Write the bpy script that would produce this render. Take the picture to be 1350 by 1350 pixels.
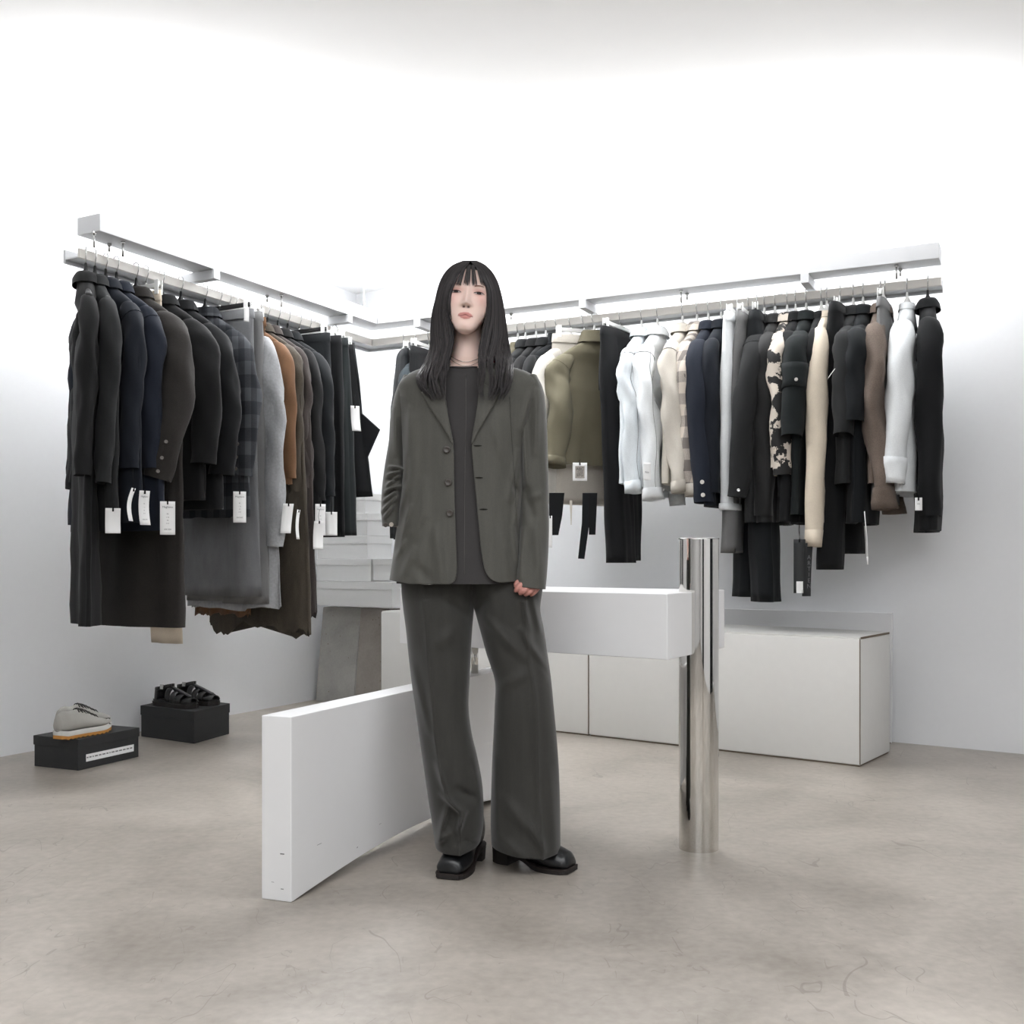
import bpy, bmesh, math, random
import numpy as np
from mathutils import Vector, Matrix
for o in list(bpy.data.objects):
    bpy.data.objects.remove(o, do_unlink=True)
scene = bpy.context.scene
C = scene.collection
PI = math.pi
random.seed(7)

# ------------------------------------------------------------------ camera
F, HOR, EYE = 1400.0, 739.0, 0.85          # focal length in pixels of a 1350 px frame, horizon row, eye height
cam_data = bpy.data.cameras.new('camera')
cam = bpy.data.objects.new('camera', cam_data)
C.objects.link(cam)
cam.location = (0, 0, EYE)
cam.rotation_euler = (PI / 2, 0, 0)
cam_data.sensor_width = 36.0
cam_data.lens = 36.0 * F / 1350.0
cam_data.shift_y = (HOR - 675.0) / 1350.0
cam_data.clip_start = 0.05
scene.camera = cam

# ------------------------------------------------------------------ world, exposure, lights
world = bpy.data.worlds.new('world')
scene.world = world
world.use_nodes = True
world.node_tree.nodes['Background'].inputs[0].default_value = (1, 1, 1, 1)
world.node_tree.nodes['Background'].inputs[1].default_value = 0.3
scene.view_settings.view_transform = 'Standard'
scene.view_settings.look = 'None'
scene.view_settings.gamma = 1.0
scene.view_settings.use_curve_mapping = False
scene.view_settings.exposure = 0.3

# room plan (metres): camera at the origin looking along +Y
LD = Vector((0.4717, 0.8818, 0))           # along the left wall, away from the camera
BD = Vector((0.8288, -0.5596, 0))          # along the back wall, to the right
RD = Vector((0.8970, -0.4416, 0))          # along the right-hand rack
CORNER = Vector((-1.004, 6.857, 0))
L_OUT = Vector((0.8818, -0.4717, 0))       # from the left rack into the room
R_OUT = Vector((-0.4416, -0.8970, 0))      # from the right rack into the room
RAIL_CORNER = Vector((-0.768, 5.814, 0))
FASCIA_CORNER = Vector((-0.721, 5.653, 0))
RAIL_TOP, RAIL_BOT = 2.060, 2.024
CEIL = 2.57
L_LEN, R_LEN = 1.93, 2.90                  # rack lengths from the corner

def area_light(name, loc, size_x, size_y, power, direction, color=(1, 1, 1), long_axis=None, spread=PI):
    l = bpy.data.lights.new(name, 'AREA')
    l.shape = 'RECTANGLE'; l.size = size_x; l.size_y = size_y
    l.energy = power; l.color = color
    try: l.spread = spread
    except Exception: pass
    o = bpy.data.objects.new(name, l); C.objects.link(o)
    z = -Vector(direction).normalized()
    x = Vector(long_axis) if long_axis else Vector((1, 0, 0))
    x = (x - z * x.dot(z)).normalized(); y = z.cross(x)
    m = Matrix((x, y, z)).transposed().to_4x4(); m.translation = Vector(loc)
    o.matrix_world = m
    return o

def strip_at(corner, d, length, outward, side):
    mid = corner + d * (length / 2) - outward * 0.06
    return mid
# light strips lying on top of the two racks, washing the ceiling
m = FASCIA_CORNER - LD * (L_LEN / 2 - 0.15) - L_OUT * 0.06
area_light('uplight_left_rack', (m.x, m.y, 2.20), L_LEN + 0.3, 0.06, 52, (L_OUT.x * 0.32, L_OUT.y * 0.32, 1), (0.98, 0.99, 1.0), LD)
m = FASCIA_CORNER + RD * (R_LEN / 2 - 0.15) - R_OUT * 0.06
area_light('uplight_right_rack', (m.x, m.y, 2.20), R_LEN + 0.3, 0.06, 74, (R_OUT.x * 0.32, R_OUT.y * 0.32, 1), (0.98, 0.99, 1.0), RD)
# soft fill lights added under the ceiling out of view, no fixtures there
area_light('fill_light_near', (0.5, 1.0, CEIL - 0.02), 4.6, 2.2, 142, (0, 0.12, -1), (0.96, 0.98, 1.0))
area_light('fill_light_far', (-0.6, -3.0, CEIL - 0.02), 3.4, 1.6, 72, (0, 0.5, -1), (0.96, 0.98, 1.0))

# ------------------------------------------------------------------ helpers
def lin(c):
    c = c / 255.0
    return c / 12.92 if c <= 0.04045 else ((c + 0.055) / 1.055) ** 2.4
def rgb(r, g, b): return (lin(r), lin(g), lin(b), 1.0)

def at(px, py, Y):
    """the real point at distance Y seen at photo pixel (px, py)"""
    return Vector(((px - 675.0) / F * Y, Y, EYE - (py - HOR) / F * Y))
def zed(py, Y): return EYE - (py - HOR) / F * Y
def rack_at(side, px, w=0.0):
    """plan point seen at column px on the line w metres out from a rail"""
    k = (px - 675.0) / F
    d, o = (-LD, L_OUT) if side == 'L' else (RD, R_OUT)
    p = RAIL_CORNER + o * w
    t = (k * p.y - p.x) / (d.x - k * d.y)
    q = p + d * t
    return Vector((q.x, q.y, 0))

def tag(o, label=None, cat=None, group=None, kind=None):
    if label: o['label'] = label
    if cat: o['category'] = cat
    if group: o['group'] = group
    if kind: o['kind'] = kind
    return o
def empty(name, label, cat, loc=(0, 0, 0), rotz=0.0, group=None):
    o = bpy.data.objects.new(name, None); C.objects.link(o)
    o.location = loc; o.rotation_euler = (0, 0, rotz); o.empty_display_size = 0.05
    return tag(o, label, cat, group)
def mk(name, V, Fc, mat, parent=None, smooth=True, loc=None, cols=None):
    me = bpy.data.meshes.new(name)
    me.from_pydata([tuple(map(float, v)) for v in V], [], [tuple(int(i) for i in f) for f in Fc])
    if mat: me.materials.append(mat)
    if smooth: me.polygons.foreach_set('use_smooth', [True] * len(me.polygons))
    me.update()
    o = bpy.data.objects.new(name, me); C.objects.link(o)
    if parent: o.parent = parent
    if loc is not None: o.location = loc
    return o
def mkbm(name, bm, mat, parent=None, smooth=False):
    me = bpy.data.meshes.new(name); bm.to_mesh(me); bm.free()
    if mat: me.materials.append(mat)
    if smooth: me.polygons.foreach_set('use_smooth', [True] * len(me.polygons))
    o = bpy.data.objects.new(name, me); C.objects.link(o)
    if parent: o.parent = parent
    return o
class MB:
    """collects geometry for ONE mesh"""
    def __init__(s): s.V = []; s.F = []
    def add(s, V, Fc):
        n = len(s.V); s.V += [tuple(v) for v in V]; s.F += [tuple(i + n for i in f) for f in Fc]; return s
    def build(s, name, mat, parent=None, smooth=True): return mk(name, s.V, s.F, mat, parent, smooth)
def box_vf(lo, hi):
    x0, y0, z0 = lo; x1, y1, z1 = hi
    V = [(x0, y0, z0), (x1, y0, z0), (x1, y1, z0), (x0, y1, z0), (x0, y0, z1), (x1, y0, z1), (x1, y1, z1), (x0, y1, z1)]
    return V, [(0, 3, 2, 1), (4, 5, 6, 7), (0, 1, 5, 4), (1, 2, 6, 5), (2, 3, 7, 6), (3, 0, 4, 7)]
def box(name, lo, hi, mat, parent=None, bevel=0.0, seg=2):
    bm = bmesh.new(); V, Fc = box_vf(lo, hi)
    vs = [bm.verts.new(v) for v in V]
    for f in Fc: bm.faces.new([vs[i] for i in f])
    if bevel: bmesh.ops.bevel(bm, geom=list(bm.edges), offset=bevel, segments=seg, affect='EDGES', profile=0.5)
    return mkbm(name, bm, mat, parent, bool(bevel and seg > 2))
def prism(name, pts, z0, z1, mat, parent=None, bevel=0.0):
    """extrude a plan polygon (counter-clockwise) from z0 to z1"""
    bm = bmesh.new()
    a = [bm.verts.new((p[0], p[1], z0)) for p in pts]; b = [bm.verts.new((p[0], p[1], z1)) for p in pts]
    n = len(pts); bm.faces.new(a[::-1]); bm.faces.new(b)
    for i in range(n): bm.faces.new((a[i], a[(i + 1) % n], b[(i + 1) % n], b[i]))
    if bevel: bmesh.ops.bevel(bm, geom=list(bm.edges), offset=bevel, segments=2, affect='EDGES', profile=0.5)
    bmesh.ops.recalc_face_normals(bm, faces=bm.faces)
    return mkbm(name, bm, mat, parent)
def loft_vf(R, closed=True, cap0=False, cap1=False):
    R = np.asarray(R, float); n, m, _ = R.shape
    V = [tuple(v) for v in R.reshape(-1, 3)]; Fc = []
    for i in range(n - 1):
        for j in range(m if closed else m - 1):
            k = (j + 1) % m
            Fc.append((i * m + j, i * m + k, (i + 1) * m + k, (i + 1) * m + j))
    if cap0:
        V.append(tuple(R[0].mean(0))); c = len(V) - 1
        for j in range(m): Fc.append((c, (j + 1) % m, j))
    if cap1:
        V.append(tuple(R[-1].mean(0))); c = len(V) - 1; b = (n - 1) * m
        for j in range(m): Fc.append((c, b + j, b + (j + 1) % m))
    return V, Fc
def tube_vf(pts, r, n=8, cap=True):
    """a tube along a poly-line; r is a number or one radius per point"""
    P = [Vector(p) for p in pts]; rs = r if hasattr(r, '__len__') else [r] * len(P)
    up = None; R = []
    for i, p in enumerate(P):
        t = (P[min(i + 1, len(P) - 1)] - P[max(i - 1, 0)]).normalized()
        if up is None:
            up = Vector((0, 0, 1)) if abs(t.z) < 0.9 else Vector((1, 0, 0))
        u = (up - t * up.dot(t))
        u = u.normalized() if u.length > 1e-6 else t.orthogonal().normalized()
        up = u; v = t.cross(u)
        R.append([p + (u * math.cos(a) + v * math.sin(a)) * rs[i] for a in [2 * PI * k / n for k in range(n)]])
    return loft_vf(R, True, cap, cap)
def tube(name, pts, r, mat, parent=None, n=8): V, Fc = tube_vf(pts, r, n); return mk(name, V, Fc, mat, parent)
def cyl_vf(c, r, z0, z1, n=24):
    R = [[(c[0] + r * math.cos(2 * PI * k / n), c[1] + r * math.sin(2 * PI * k / n), z) for k in range(n)] for z in (z0, z1)]
    return loft_vf(R, True, True, True)
def interp(x, xs, ys): return float(np.interp(x, xs, ys))
def cr(xs, ys):
    """smooth interpolation through knots (monotone-ish cubic)"""
    xs = np.asarray(xs, float); ys = np.asarray(ys, float)
    d = np.gradient(ys, xs)
    def f(x):
        x = np.clip(x, xs[0], xs[-1]); i = np.clip(np.searchsorted(xs, x) - 1, 0, len(xs) - 2)
        h = xs[i + 1] - xs[i]; t = (x - xs[i]) / h
        return ((2 * t**3 - 3 * t**2 + 1) * ys[i] + (t**3 - 2 * t**2 + t) * h * d[i] + (-2 * t**3 + 3 * t**2) * ys[i + 1] + (t**3 - t**2) * h * d[i + 1])
    return f
def add_mod_solid(o, th, offset=0.0):
    md = o.modifiers.new('solid', 'SOLIDIFY'); md.thickness = th; md.offset = offset; return md
def add_subsurf(o, n=1):
    md = o.modifiers.new('sub', 'SUBSURF'); md.levels = n; md.render_levels = n; return md

# ------------------------------------------------------------------ materials
def new_mat(name):
    m = bpy.data.materials.new(name); m.use_nodes = True
    nt = m.node_tree; b = nt.nodes['Principled BSDF']
    return m, nt, b
def N(nt, t, **kw):
    n = nt.nodes.new(t)
    for k, v in kw.items():
        if k.startswith('i_'): n.inputs[k[2:].replace('_', ' ')].default_value = v
        else: setattr(n, k, v)
    return n
def paint(name, c, rough=0.5, spec=0.5, bump=0.0, scale=60.0, var=0.03, metallic=0.0, coat=0.0):
    m, nt, b = new_mat(name)
    b.inputs['Roughness'].default_value = rough; b.inputs['Metallic'].default_value = metallic
    b.inputs['Specular IOR Level'].default_value = spec; b.inputs['Coat Weight'].default_value = coat
    tc = N(nt, 'ShaderNodeTexCoord'); no = N(nt, 'ShaderNodeTexNoise'); no.inputs['Scale'].default_value = scale; no.inputs['Detail'].default_value = 4
    nt.links.new(tc.outputs['Object'], no.inputs['Vector'])
    mx = N(nt, 'ShaderNodeMix', data_type='RGBA')
    mx.inputs['A'].default_value = tuple(max(0, x * (1 - var)) for x in c[:3]) + (1,)
    mx.inputs['B'].default_value = tuple(min(1, x * (1 + var)) for x in c[:3]) + (1,)
    nt.links.new(no.outputs['Fac'], mx.inputs['Factor']); nt.links.new(mx.outputs['Result'], b.inputs['Base Color'])
    if bump:
        bp = N(nt, 'ShaderNodeBump'); bp.inputs['Strength'].default_value = bump; bp.inputs['Distance'].default_value = 0.002
        nt.links.new(no.outputs['Fac'], bp.inputs['Height']); nt.links.new(bp.outputs['Normal'], b.inputs['Normal'])
    return m
def fabric(name, c, rough=0.85, var=0.12, scale=350.0, bump=0.25, sheen=0.04, streak=0.0):
    """woven cloth: fine weave relief, slow mottling, a little sheen"""
    m, nt, b = new_mat(name)
    b.inputs['Roughness'].default_value = rough; b.inputs['Specular IOR Level'].default_value = 0.25
    b.inputs['Sheen Weight'].default_value = sheen; b.inputs['Sheen Roughness'].default_value = 0.5
    tc = N(nt, 'ShaderNodeTexCoord')
    n1 = N(nt, 'ShaderNodeTexNoise'); n1.inputs['Scale'].default_value = scale; n1.inputs['Detail'].default_value = 2
    mp = N(nt, 'ShaderNodeMapping'); mp.inputs['Scale'].default_value = (1, 1, 0.25 if streak else 1)
    n2 = N(nt, 'ShaderNodeTexNoise'); n2.inputs['Scale'].default_value = 9 if not streak else 30; n2.inputs['Detail'].default_value = 5
    nt.links.new(tc.outputs['Object'], n1.inputs['Vector']); nt.links.new(tc.outputs['Object'], mp.inputs['Vector']); nt.links.new(mp.outputs['Vector'], n2.inputs['Vector'])
    ad = N(nt, 'ShaderNodeMath', operation='MULTIPLY_ADD'); ad.inputs[1].default_value = 0.5; 
    nt.links.new(n1.outputs['Fac'], ad.inputs[0])
    hf = N(nt, 'ShaderNodeMath', operation='MULTIPLY'); hf.inputs[1].default_value = 0.5
    nt.links.new(n2.outputs['Fac'], hf.inputs[0]); nt.links.new(hf.outputs[0], ad.inputs[2])
    rp = N(nt, 'ShaderNodeValToRGB'); rp.color_ramp.elements[0].position = 0.3; rp.color_ramp.elements[1].position = 0.7
    v = var + streak
    rp.color_ramp.elements[0].color = tuple(max(0, x * (1 - v)) for x in c[:3]) + (1,)
    rp.color_ramp.elements[1].color = tuple(min(1, x * (1 + v)) for x in c[:3]) + (1,)
    nt.links.new(ad.outputs[0], rp.inputs['Fac']); nt.links.new(rp.outputs['Color'], b.inputs['Base Color'])
    bp = N(nt, 'ShaderNodeBump'); bp.inputs['Strength'].default_value = bump; bp.inputs['Distance'].default_value = 0.001
    nt.links.new(n1.outputs['Fac'], bp.inputs['Height']); nt.links.new(bp.outputs['Normal'], b.inputs['Normal'])
    return m
def plaid(name, base, dark, mid, per=0.09, duty=0.45, grain=0.25):
    """woven check in the cloth's own coordinates"""
    m, nt, b = new_mat(name)
    b.inputs['Roughness'].default_value = 0.9; b.inputs['Specular IOR Level'].default_value = 0.2
    tc = N(nt, 'ShaderNodeTexCoord'); sp = N(nt, 'ShaderNodeSeparateXYZ'); nt.links.new(tc.outputs['Object'], sp.inputs[0])
    no = N(nt, 'ShaderNodeTexNoise'); no.inputs['Scale'].default_value = 220; nt.links.new(tc.outputs['Object'], no.inputs['Vector'])
    def band(sock, off):
        a = N(nt, 'ShaderNodeMath', operation='MULTIPLY_ADD'); a.inputs[1].default_value = 1 / per; a.inputs[2].default_value = off + 50
        nt.links.new(sock, a.inputs[0])
        f = N(nt, 'ShaderNodeMath', operation='FRACT'); nt.links.new(a.outputs[0], f.inputs[0])
        g = N(nt, 'ShaderNodeMath', operation='LESS_THAN'); g.inputs[1].default_value = duty; nt.links.new(f.outputs[0], g.inputs[0])
        return g.outputs[0]
    sxy = N(nt, 'ShaderNodeMath', operation='ADD'); nt.links.new(sp.outputs[0], sxy.inputs[0]); nt.links.new(sp.outputs[1], sxy.inputs[1])
    h = band(sp.outputs[2], 0.1); per = per * 0.62; v = band(sxy.outputs[0], 0.3)
    s = N(nt, 'ShaderNodeMath', operation='ADD'); nt.links.new(h, s.inputs[0]); nt.links.new(v, s.inputs[1])
    g = N(nt, 'ShaderNodeMath', operation='MULTIPLY_ADD'); g.inputs[1].default_value = grain; g.inputs[2].default_value = -grain / 2
    nt.links.new(no.outputs['Fac'], g.inputs[0])
    hv = N(nt, 'ShaderNodeMath', operation='MULTIPLY_ADD'); hv.inputs[1].default_value = 0.5
    nt.links.new(s.outputs[0], hv.inputs[0]); nt.links.new(g.outputs[0], hv.inputs[2])
    rp = N(nt, 'ShaderNodeValToRGB'); e = rp.color_ramp.elements
    e[0].color = base; e[0].position = 0.1; e[1].color = dark; e[1].position = 0.9
    x = e.new(0.5); x.color = mid
    nt.links.new(hv.outputs[0], rp.inputs['Fac']); nt.links.new(rp.outputs['Color'], b.inputs['Base Color'])
    return m
def cow(name, light, dark):
    m, nt, b = new_mat(name); b.inputs['Roughness'].default_value = 0.8
    tc = N(nt, 'ShaderNodeTexCoord'); no = N(nt, 'ShaderNodeTexNoise'); no.inputs['Scale'].default_value = 11; no.inputs['Detail'].default_value = 7; no.inputs['Roughness'].default_value = 0.62
    nt.links.new(tc.outputs['Object'], no.inputs['Vector'])
    rp = N(nt, 'ShaderNodeValToRGB'); e = rp.color_ramp.elements
    e[0].color = light; e[0].position = 0.505; e[1].color = dark; e[1].position = 0.52
    nt.links.new(no.outputs['Fac'], rp.inputs['Fac']); nt.links.new(rp.outputs['Color'], b.inputs['Base Color'])
    return m
def concrete(name, c0, c1, rough=0.45, scale=1.4, scratch=True, spec=0.5, fine=1.0):
    m, nt, b = new_mat(name)
    b.inputs['Specular IOR Level'].default_value = spec
    tc = N(nt, 'ShaderNodeTexCoord')
    n1 = N(nt, 'ShaderNodeTexNoise'); n1.inputs['Scale'].default_value = scale; n1.inputs['Detail'].default_value = 9; n1.inputs['Roughness'].default_value = 0.62; n1.inputs['Distortion'].default_value = 0.6
    n2 = N(nt, 'ShaderNodeTexNoise'); n2.inputs['Scale'].default_value = scale * 22; n2.inputs['Detail'].default_value = 6
    for n in (n1, n2): nt.links.new(tc.outputs['Object'], n.inputs['Vector'])
    mxf = N(nt, 'ShaderNodeMath', operation='MULTIPLY_ADD'); mxf.inputs[1].default_value = 0.28 * fine
    nt.links.new(n2.outputs['Fac'], mxf.inputs[0])
    k = N(nt, 'ShaderNodeMath', operation='MULTIPLY_ADD'); k.inputs[1].default_value = 0.9; k.inputs[2].default_value = -0.1
    nt.links.new(n1.outputs['Fac'], k.inputs[0]); nt.links.new(k.outputs[0], mxf.inputs[2])
    rp = N(nt, 'ShaderNodeValToRGB'); e = rp.color_ramp.elements
    e[0].position = 0.3; e[0].color = c0; e[1].position = 0.7; e[1].color = c1
    nt.links.new(mxf.outputs[0], rp.inputs['Fac'])
    out = rp.outputs['Color']
    if scratch:
        # thin hair-like scratches and scuffs worn into the surface
        for sc, an, th, amt in ((1.7, 0.6, 0.0022, 0.9), (2.9, 2.0, 0.003, 0.95), (6.3, 1.2, 0.005, 1.0)):
            mp = N(nt, 'ShaderNodeMapping'); mp.inputs['Rotation'].default_value = (0, 0, an); mp.inputs['Scale'].default_value = (1, 0.45, 1)
            nz = N(nt, 'ShaderNodeTexNoise'); nz.inputs['Scale'].default_value = sc; nz.inputs['Detail'].default_value = 3; nz.inputs['Distortion'].default_value = 0.4
            nt.links.new(tc.outputs['Object'], mp.inputs['Vector']); nt.links.new(mp.outputs['Vector'], nz.inputs['Vector'])
            ab = N(nt, 'ShaderNodeMath', operation='SUBTRACT'); ab.inputs[1].default_value = 0.5; nt.links.new(nz.outputs['Fac'], ab.inputs[0])
            a2 = N(nt, 'ShaderNodeMath', operation='ABSOLUTE'); nt.links.new(ab.outputs[0], a2.inputs[0])
            lt = N(nt, 'ShaderNodeMath', operation='LESS_THAN'); lt.inputs[1].default_value = th * 0.5; nt.links.new(a2.outputs[0], lt.inputs[0])
            nb = N(nt, 'ShaderNodeTexNoise'); nb.inputs['Scale'].default_value = sc * 2.3; nb.inputs['Detail'].default_value = 2
            mp2 = N(nt, 'ShaderNodeMapping'); mp2.inputs['Location'].default_value = (sc * 7, an * 3, 0); nt.links.new(tc.outputs['Object'], mp2.inputs['Vector']); nt.links.new(mp2.outputs['Vector'], nb.inputs['Vector'])
            gt = N(nt, 'ShaderNodeMath', operation='GREATER_THAN'); gt.inputs[1].default_value = 0.54; nt.links.new(nb.outputs['Fac'], gt.inputs[0])
            mu = N(nt, 'ShaderNodeMath', operation='MULTIPLY'); nt.links.new(lt.outputs[0], mu.inputs[0]); nt.links.new(gt.outputs[0], mu.inputs[1])
            mu2 = N(nt, 'ShaderNodeMath', operation='MULTIPLY'); mu2.inputs[1].default_value = 1 - amt + 0.25; nt.links.new(mu.outputs[0], mu2.inputs[0])
            mx = N(nt, 'ShaderNodeMix', data_type='RGBA'); mx.inputs['B'].default_value = rgb(95, 85, 76)
            nt.links.new(mu2.outputs[0], mx.inputs['Factor']); nt.links.new(out, mx.inputs['A']); out = mx.outputs['Result']
    nt.links.new(out, b.inputs['Base Color'])
    rr = N(nt, 'ShaderNodeMapRange'); rr.inputs['To Min'].default_value = rough - 0.1; rr.inputs['To Max'].default_value = rough + 0.12
    nt.links.new(n1.outputs['Fac'], rr.inputs['Value']); nt.links.new(rr.outputs['Result'], b.inputs['Roughness'])
    bp = N(nt, 'ShaderNodeBump'); bp.inputs['Strength'].default_value = 0.08; bp.inputs['Distance'].default_value = 0.003
    nt.links.new(n2.outputs['Fac'], bp.inputs['Height']); nt.links.new(bp.outputs['Normal'], b.inputs['Normal'])
    return m
M = {}
M['wall'] = paint('wall_paint', rgb(233, 234, 236), 0.75, 0.3, 0.05, 40, 0.015)
M['ceiling'] = paint('ceiling_paint', rgb(246, 246, 246), 0.9, 0.2, 0, 10, 0.01)
M['white'] = paint('white_lacquer', rgb(230, 230, 231), 0.38, 0.5, 0.0, 30, 0.012)
M['rack'] = paint('white_rack_paint', rgb(196, 197, 199), 0.45, 0.5, 0, 30, 0.012)
M['rail'] = paint('rail_paint', rgb(212, 208, 202), 0.4, 0.5, 0, 30, 0.02)
M['carton'] = paint('white_carton', rgb(222, 221, 218), 0.7, 0.3, 0.1, 25, 0.025)
M['shoebox'] = paint('pale_grey_card', rgb(206, 206, 205), 0.75, 0.3, 0.1, 40, 0.02)
M['kraft'] = paint('raw_card_and_gap_shade', rgb(120, 108, 96), 0.9, 0.2)  # raw card; also stands in for the shade under the cartons
M['black_card'] = paint('black_card', rgb(44, 45, 46), 0.6, 0.35, 0.1, 60, 0.06)
M['chrome'] = paint('polished_steel', rgb(214, 212, 208), 0.035, 0.5, 0.0, 20, 0.01, metallic=1.0)
M['steel'] = paint('steel', rgb(190, 190, 188), 0.22, 0.5, 0, 20, 0.03, metallic=1.0)
M['floor'] = concrete('polished_concrete', rgb(134, 127, 118), rgb(182, 174, 165), 0.36, 1.7)
M['slab'] = concrete('raw_concrete', rgb(150, 149, 145), rgb(178, 176, 172), 0.75, 4.0, scratch=False, spec=0.2)
M['slab_warm'] = concrete('raw_concrete_warm', rgb(140, 134, 128), rgb(164, 158, 152), 0.75, 4.0, scratch=False, spec=0.2)
M['paper'] = paint('white_paper', rgb(238, 238, 238), 0.7, 0.3, 0, 40, 0.01)
M['ink'] = paint('grey_ink', rgb(110, 110, 112), 0.8, 0.2)
M['string'] = paint('black_string', rgb(14, 14, 14), 0.8, 0.2)
M['white_plastic'] = paint('white_plastic', rgb(238, 238, 236), 0.4, 0.4)
M['black_plastic'] = paint('black_plastic', rgb(34, 34, 35), 0.4, 0.4)
# ================================================================== ROOM
CORN_L = CORNER - LD * 9.5
CORN_R = CORNER + BD * 7.0
CORN_F = CORN_L + (CORN_R - CORNER)
def quad(name, pts, mat, kind='structure', flip=False):
    V = [tuple(p) for p in pts]
    o = mk(name, V, [tuple(range(len(V)))[::-1] if flip else tuple(range(len(V)))], mat, None, False)
    tag(o, kind=kind); return o
up = Vector((0, 0, CEIL))
def wall(name, a, b, outward):
    t = outward.normalized() * 0.12
    pts = [a, b, b + t, a + t]
    o = prism(name, [(p.x, p.y) for p in pts], 0, CEIL, M['wall']); tag(o, kind='structure'); return o
wall('wall_left', CORN_L, CORNER, Vector((-LD.y, LD.x, 0)))
wall('wall_back', CORNER, CORN_R, Vector((-BD.y, BD.x, 0)))
wall('wall_right', CORN_R, CORN_F, LD.cross(Vector((0, 0, 1))))
wall('wall_front', CORN_F, CORN_L, -Vector((-BD.y, BD.x, 0)))
pl = [CORN_L, CORN_F, CORN_R, CORNER]
o = prism('floor', [(p.x, p.y) for p in pl], -0.1, 0, M['floor']); tag(o, kind='structure')
o = prism('ceiling', [(p.x, p.y) for p in pl], CEIL, CEIL + 0.1, M['ceiling']); tag(o, kind='structure')

# unseen dark panels, added behind and beside the camera for the post to reflect
M['reflection_dark'] = paint('dark_reflection_panel', rgb(38, 40, 43), 0.25, 0.5, 0, 20, 0.03)
def reflection_panel(name, a, b, s, w, inward):
    d = (b - a).normalized(); p = a + d * s + inward.normalized() * 0.002
    o = box(name, (0, 0, 0), (w, 0.05, 2.15), M['reflection_dark'], None, 0.004); o.location = p
    x = d; y = inward.normalized(); m_ = Matrix((x, y, x.cross(y))).transposed().to_4x4(); m_.translation = p; o.matrix_world = m_
    tag(o, kind='structure')
reflection_panel('reflection_panel_1', CORN_F, CORN_R, 7.4, 1.3, -LD.cross(Vector((0, 0, 1))))
reflection_panel('reflection_panel_2', CORN_F, CORN_R, 3.0, 1.2, -LD.cross(Vector((0, 0, 1))))
reflection_panel('reflection_panel_3', CORN_F, CORN_L, 3.2, 1.6, Vector((-BD.y, BD.x, 0)))
# ================================================================== WALL RACKS (fascia beam, rail plate, brackets, rods)
def rack(side, length, label):
    d, o = (-LD, L_OUT) if side == 'L' else (RD, R_OUT)
    root = empty('wall_rack', label, 'clothes rack', (RAIL_CORNER.x, RAIL_CORNER.y, 0), 0, 'white clothes racks round the corner')
    other = RD if side == 'L' else -LD
    R0 = RAIL_CORNER
    def bar(name, w0, w1, z0, z1, mat, parent, s0=0.0, s1=length, miter=True, bevel=0.0012):
        def end(w):                                   # mitred end at the corner: meets the other rack's line
            p = R0 + o * w
            if not miter: return p + d * s0
            oo = R_OUT if side == 'L' else L_OUT
            q = R0 + oo * w
            dd = RD if side == 'L' else -LD
            den = d.x * dd.y - d.y * dd.x
            t = ((q.x - p.x) * dd.y - (q.y - p.y) * dd.x) / den
            return p + d * t
        a0, a1 = end(w0), end(w1)
        b0, b1 = R0 + o * w0 + d * s1, R0 + o * w1 + d * s1
        pts = [Vector((p.x - R0.x, p.y - R0.y, 0)) for p in (a0, a1, b1, b0)]
        return prism(name, [(p.x, p.y) for p in pts], z0, z1, mat, parent, bevel)
    # hanging rail: upright plate with a bottom flange
    bar('rail', -0.006, 0.006, RAIL_BOT, RAIL_TOP, M['rail'], root)
    bar('rail_flange', -0.075, -0.0065, RAIL_BOT, RAIL_BOT + 0.006, M['rack'], root)
    bar('rear_rail', -0.088, -0.0755, RAIL_BOT - 0.012, RAIL_TOP + 0.005, M['rack'], root)
    # fascia beam in front, above
    fo = (FASCIA_CORNER - RAIL_CORNER).dot(o)
    bar('fascia_beam', fo - 0.125, fo, 2.110, 2.178, M['rack'], root, bevel=0.002)
    def local(px, w): 
        p = rack_at(side, px, w); return Vector((p.x - R0.x, p.y - R0.y, 0))
    ang = math.atan2(d.y, d.x)
    for px in ([285, 461] if side == 'L' else [550, 768, 1061]):
        p = local(px, fo)
        e = box('bracket', (-0.018, -0.19, 2.069), (0.018, 0.006, 2.109), M['rack'], root, 0.0015)
        # local y = outward
        e.location = p; e.rotation_euler = (0, 0, math.atan2(o.y, o.x) - PI / 2)
    for px in ([124, 144, 162, 352, 371] if side == 'L' else [674, 898, 906, 1182, 1187]):
        near = px in (162, 371, 898, 1182, 124)
        p = local(px, fo - (0.03 if near else 0.10))
        V, Fc = tube_vf([(p.x, p.y, 2.112), (p.x, p.y, 2.050 if near else 2.078)], 0.0042, 8)
        mb = MB().add(V, Fc)
        mb.add(*cyl_vf((p.x, p.y), 0.009, 2.100, 2.1095, 6))
        mb.build('threaded_rod', M['steel'], root)
    # short stays that carry the rail from the rear rail and the wall arms that carry the beam
    for s in (0.35, 1.2, 2.2):
        if s > length: continue
        c = d * s
        V = []; 
        e = box('stay', (-0.012, -0.30, RAIL_TOP + 0.006), (0.012, 0.0, RAIL_TOP + 0.03), M['rack'], root, 0.001)
        e.location = c - o * 0.076; e.rotation_euler = (0, 0, math.atan2(o.y, o.x) - PI / 2)
    for s in (0.15, length - 0.08):
        c = d * s + o * (fo - 0.06)
        tube('suspension_cable', [(c.x, c.y, 2.176), (c.x, c.y, CEIL)], 0.0012, M['rack'], root, 6)
    return root
rack('L', L_LEN, 'white clothes rack with beam along the left wall')
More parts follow.
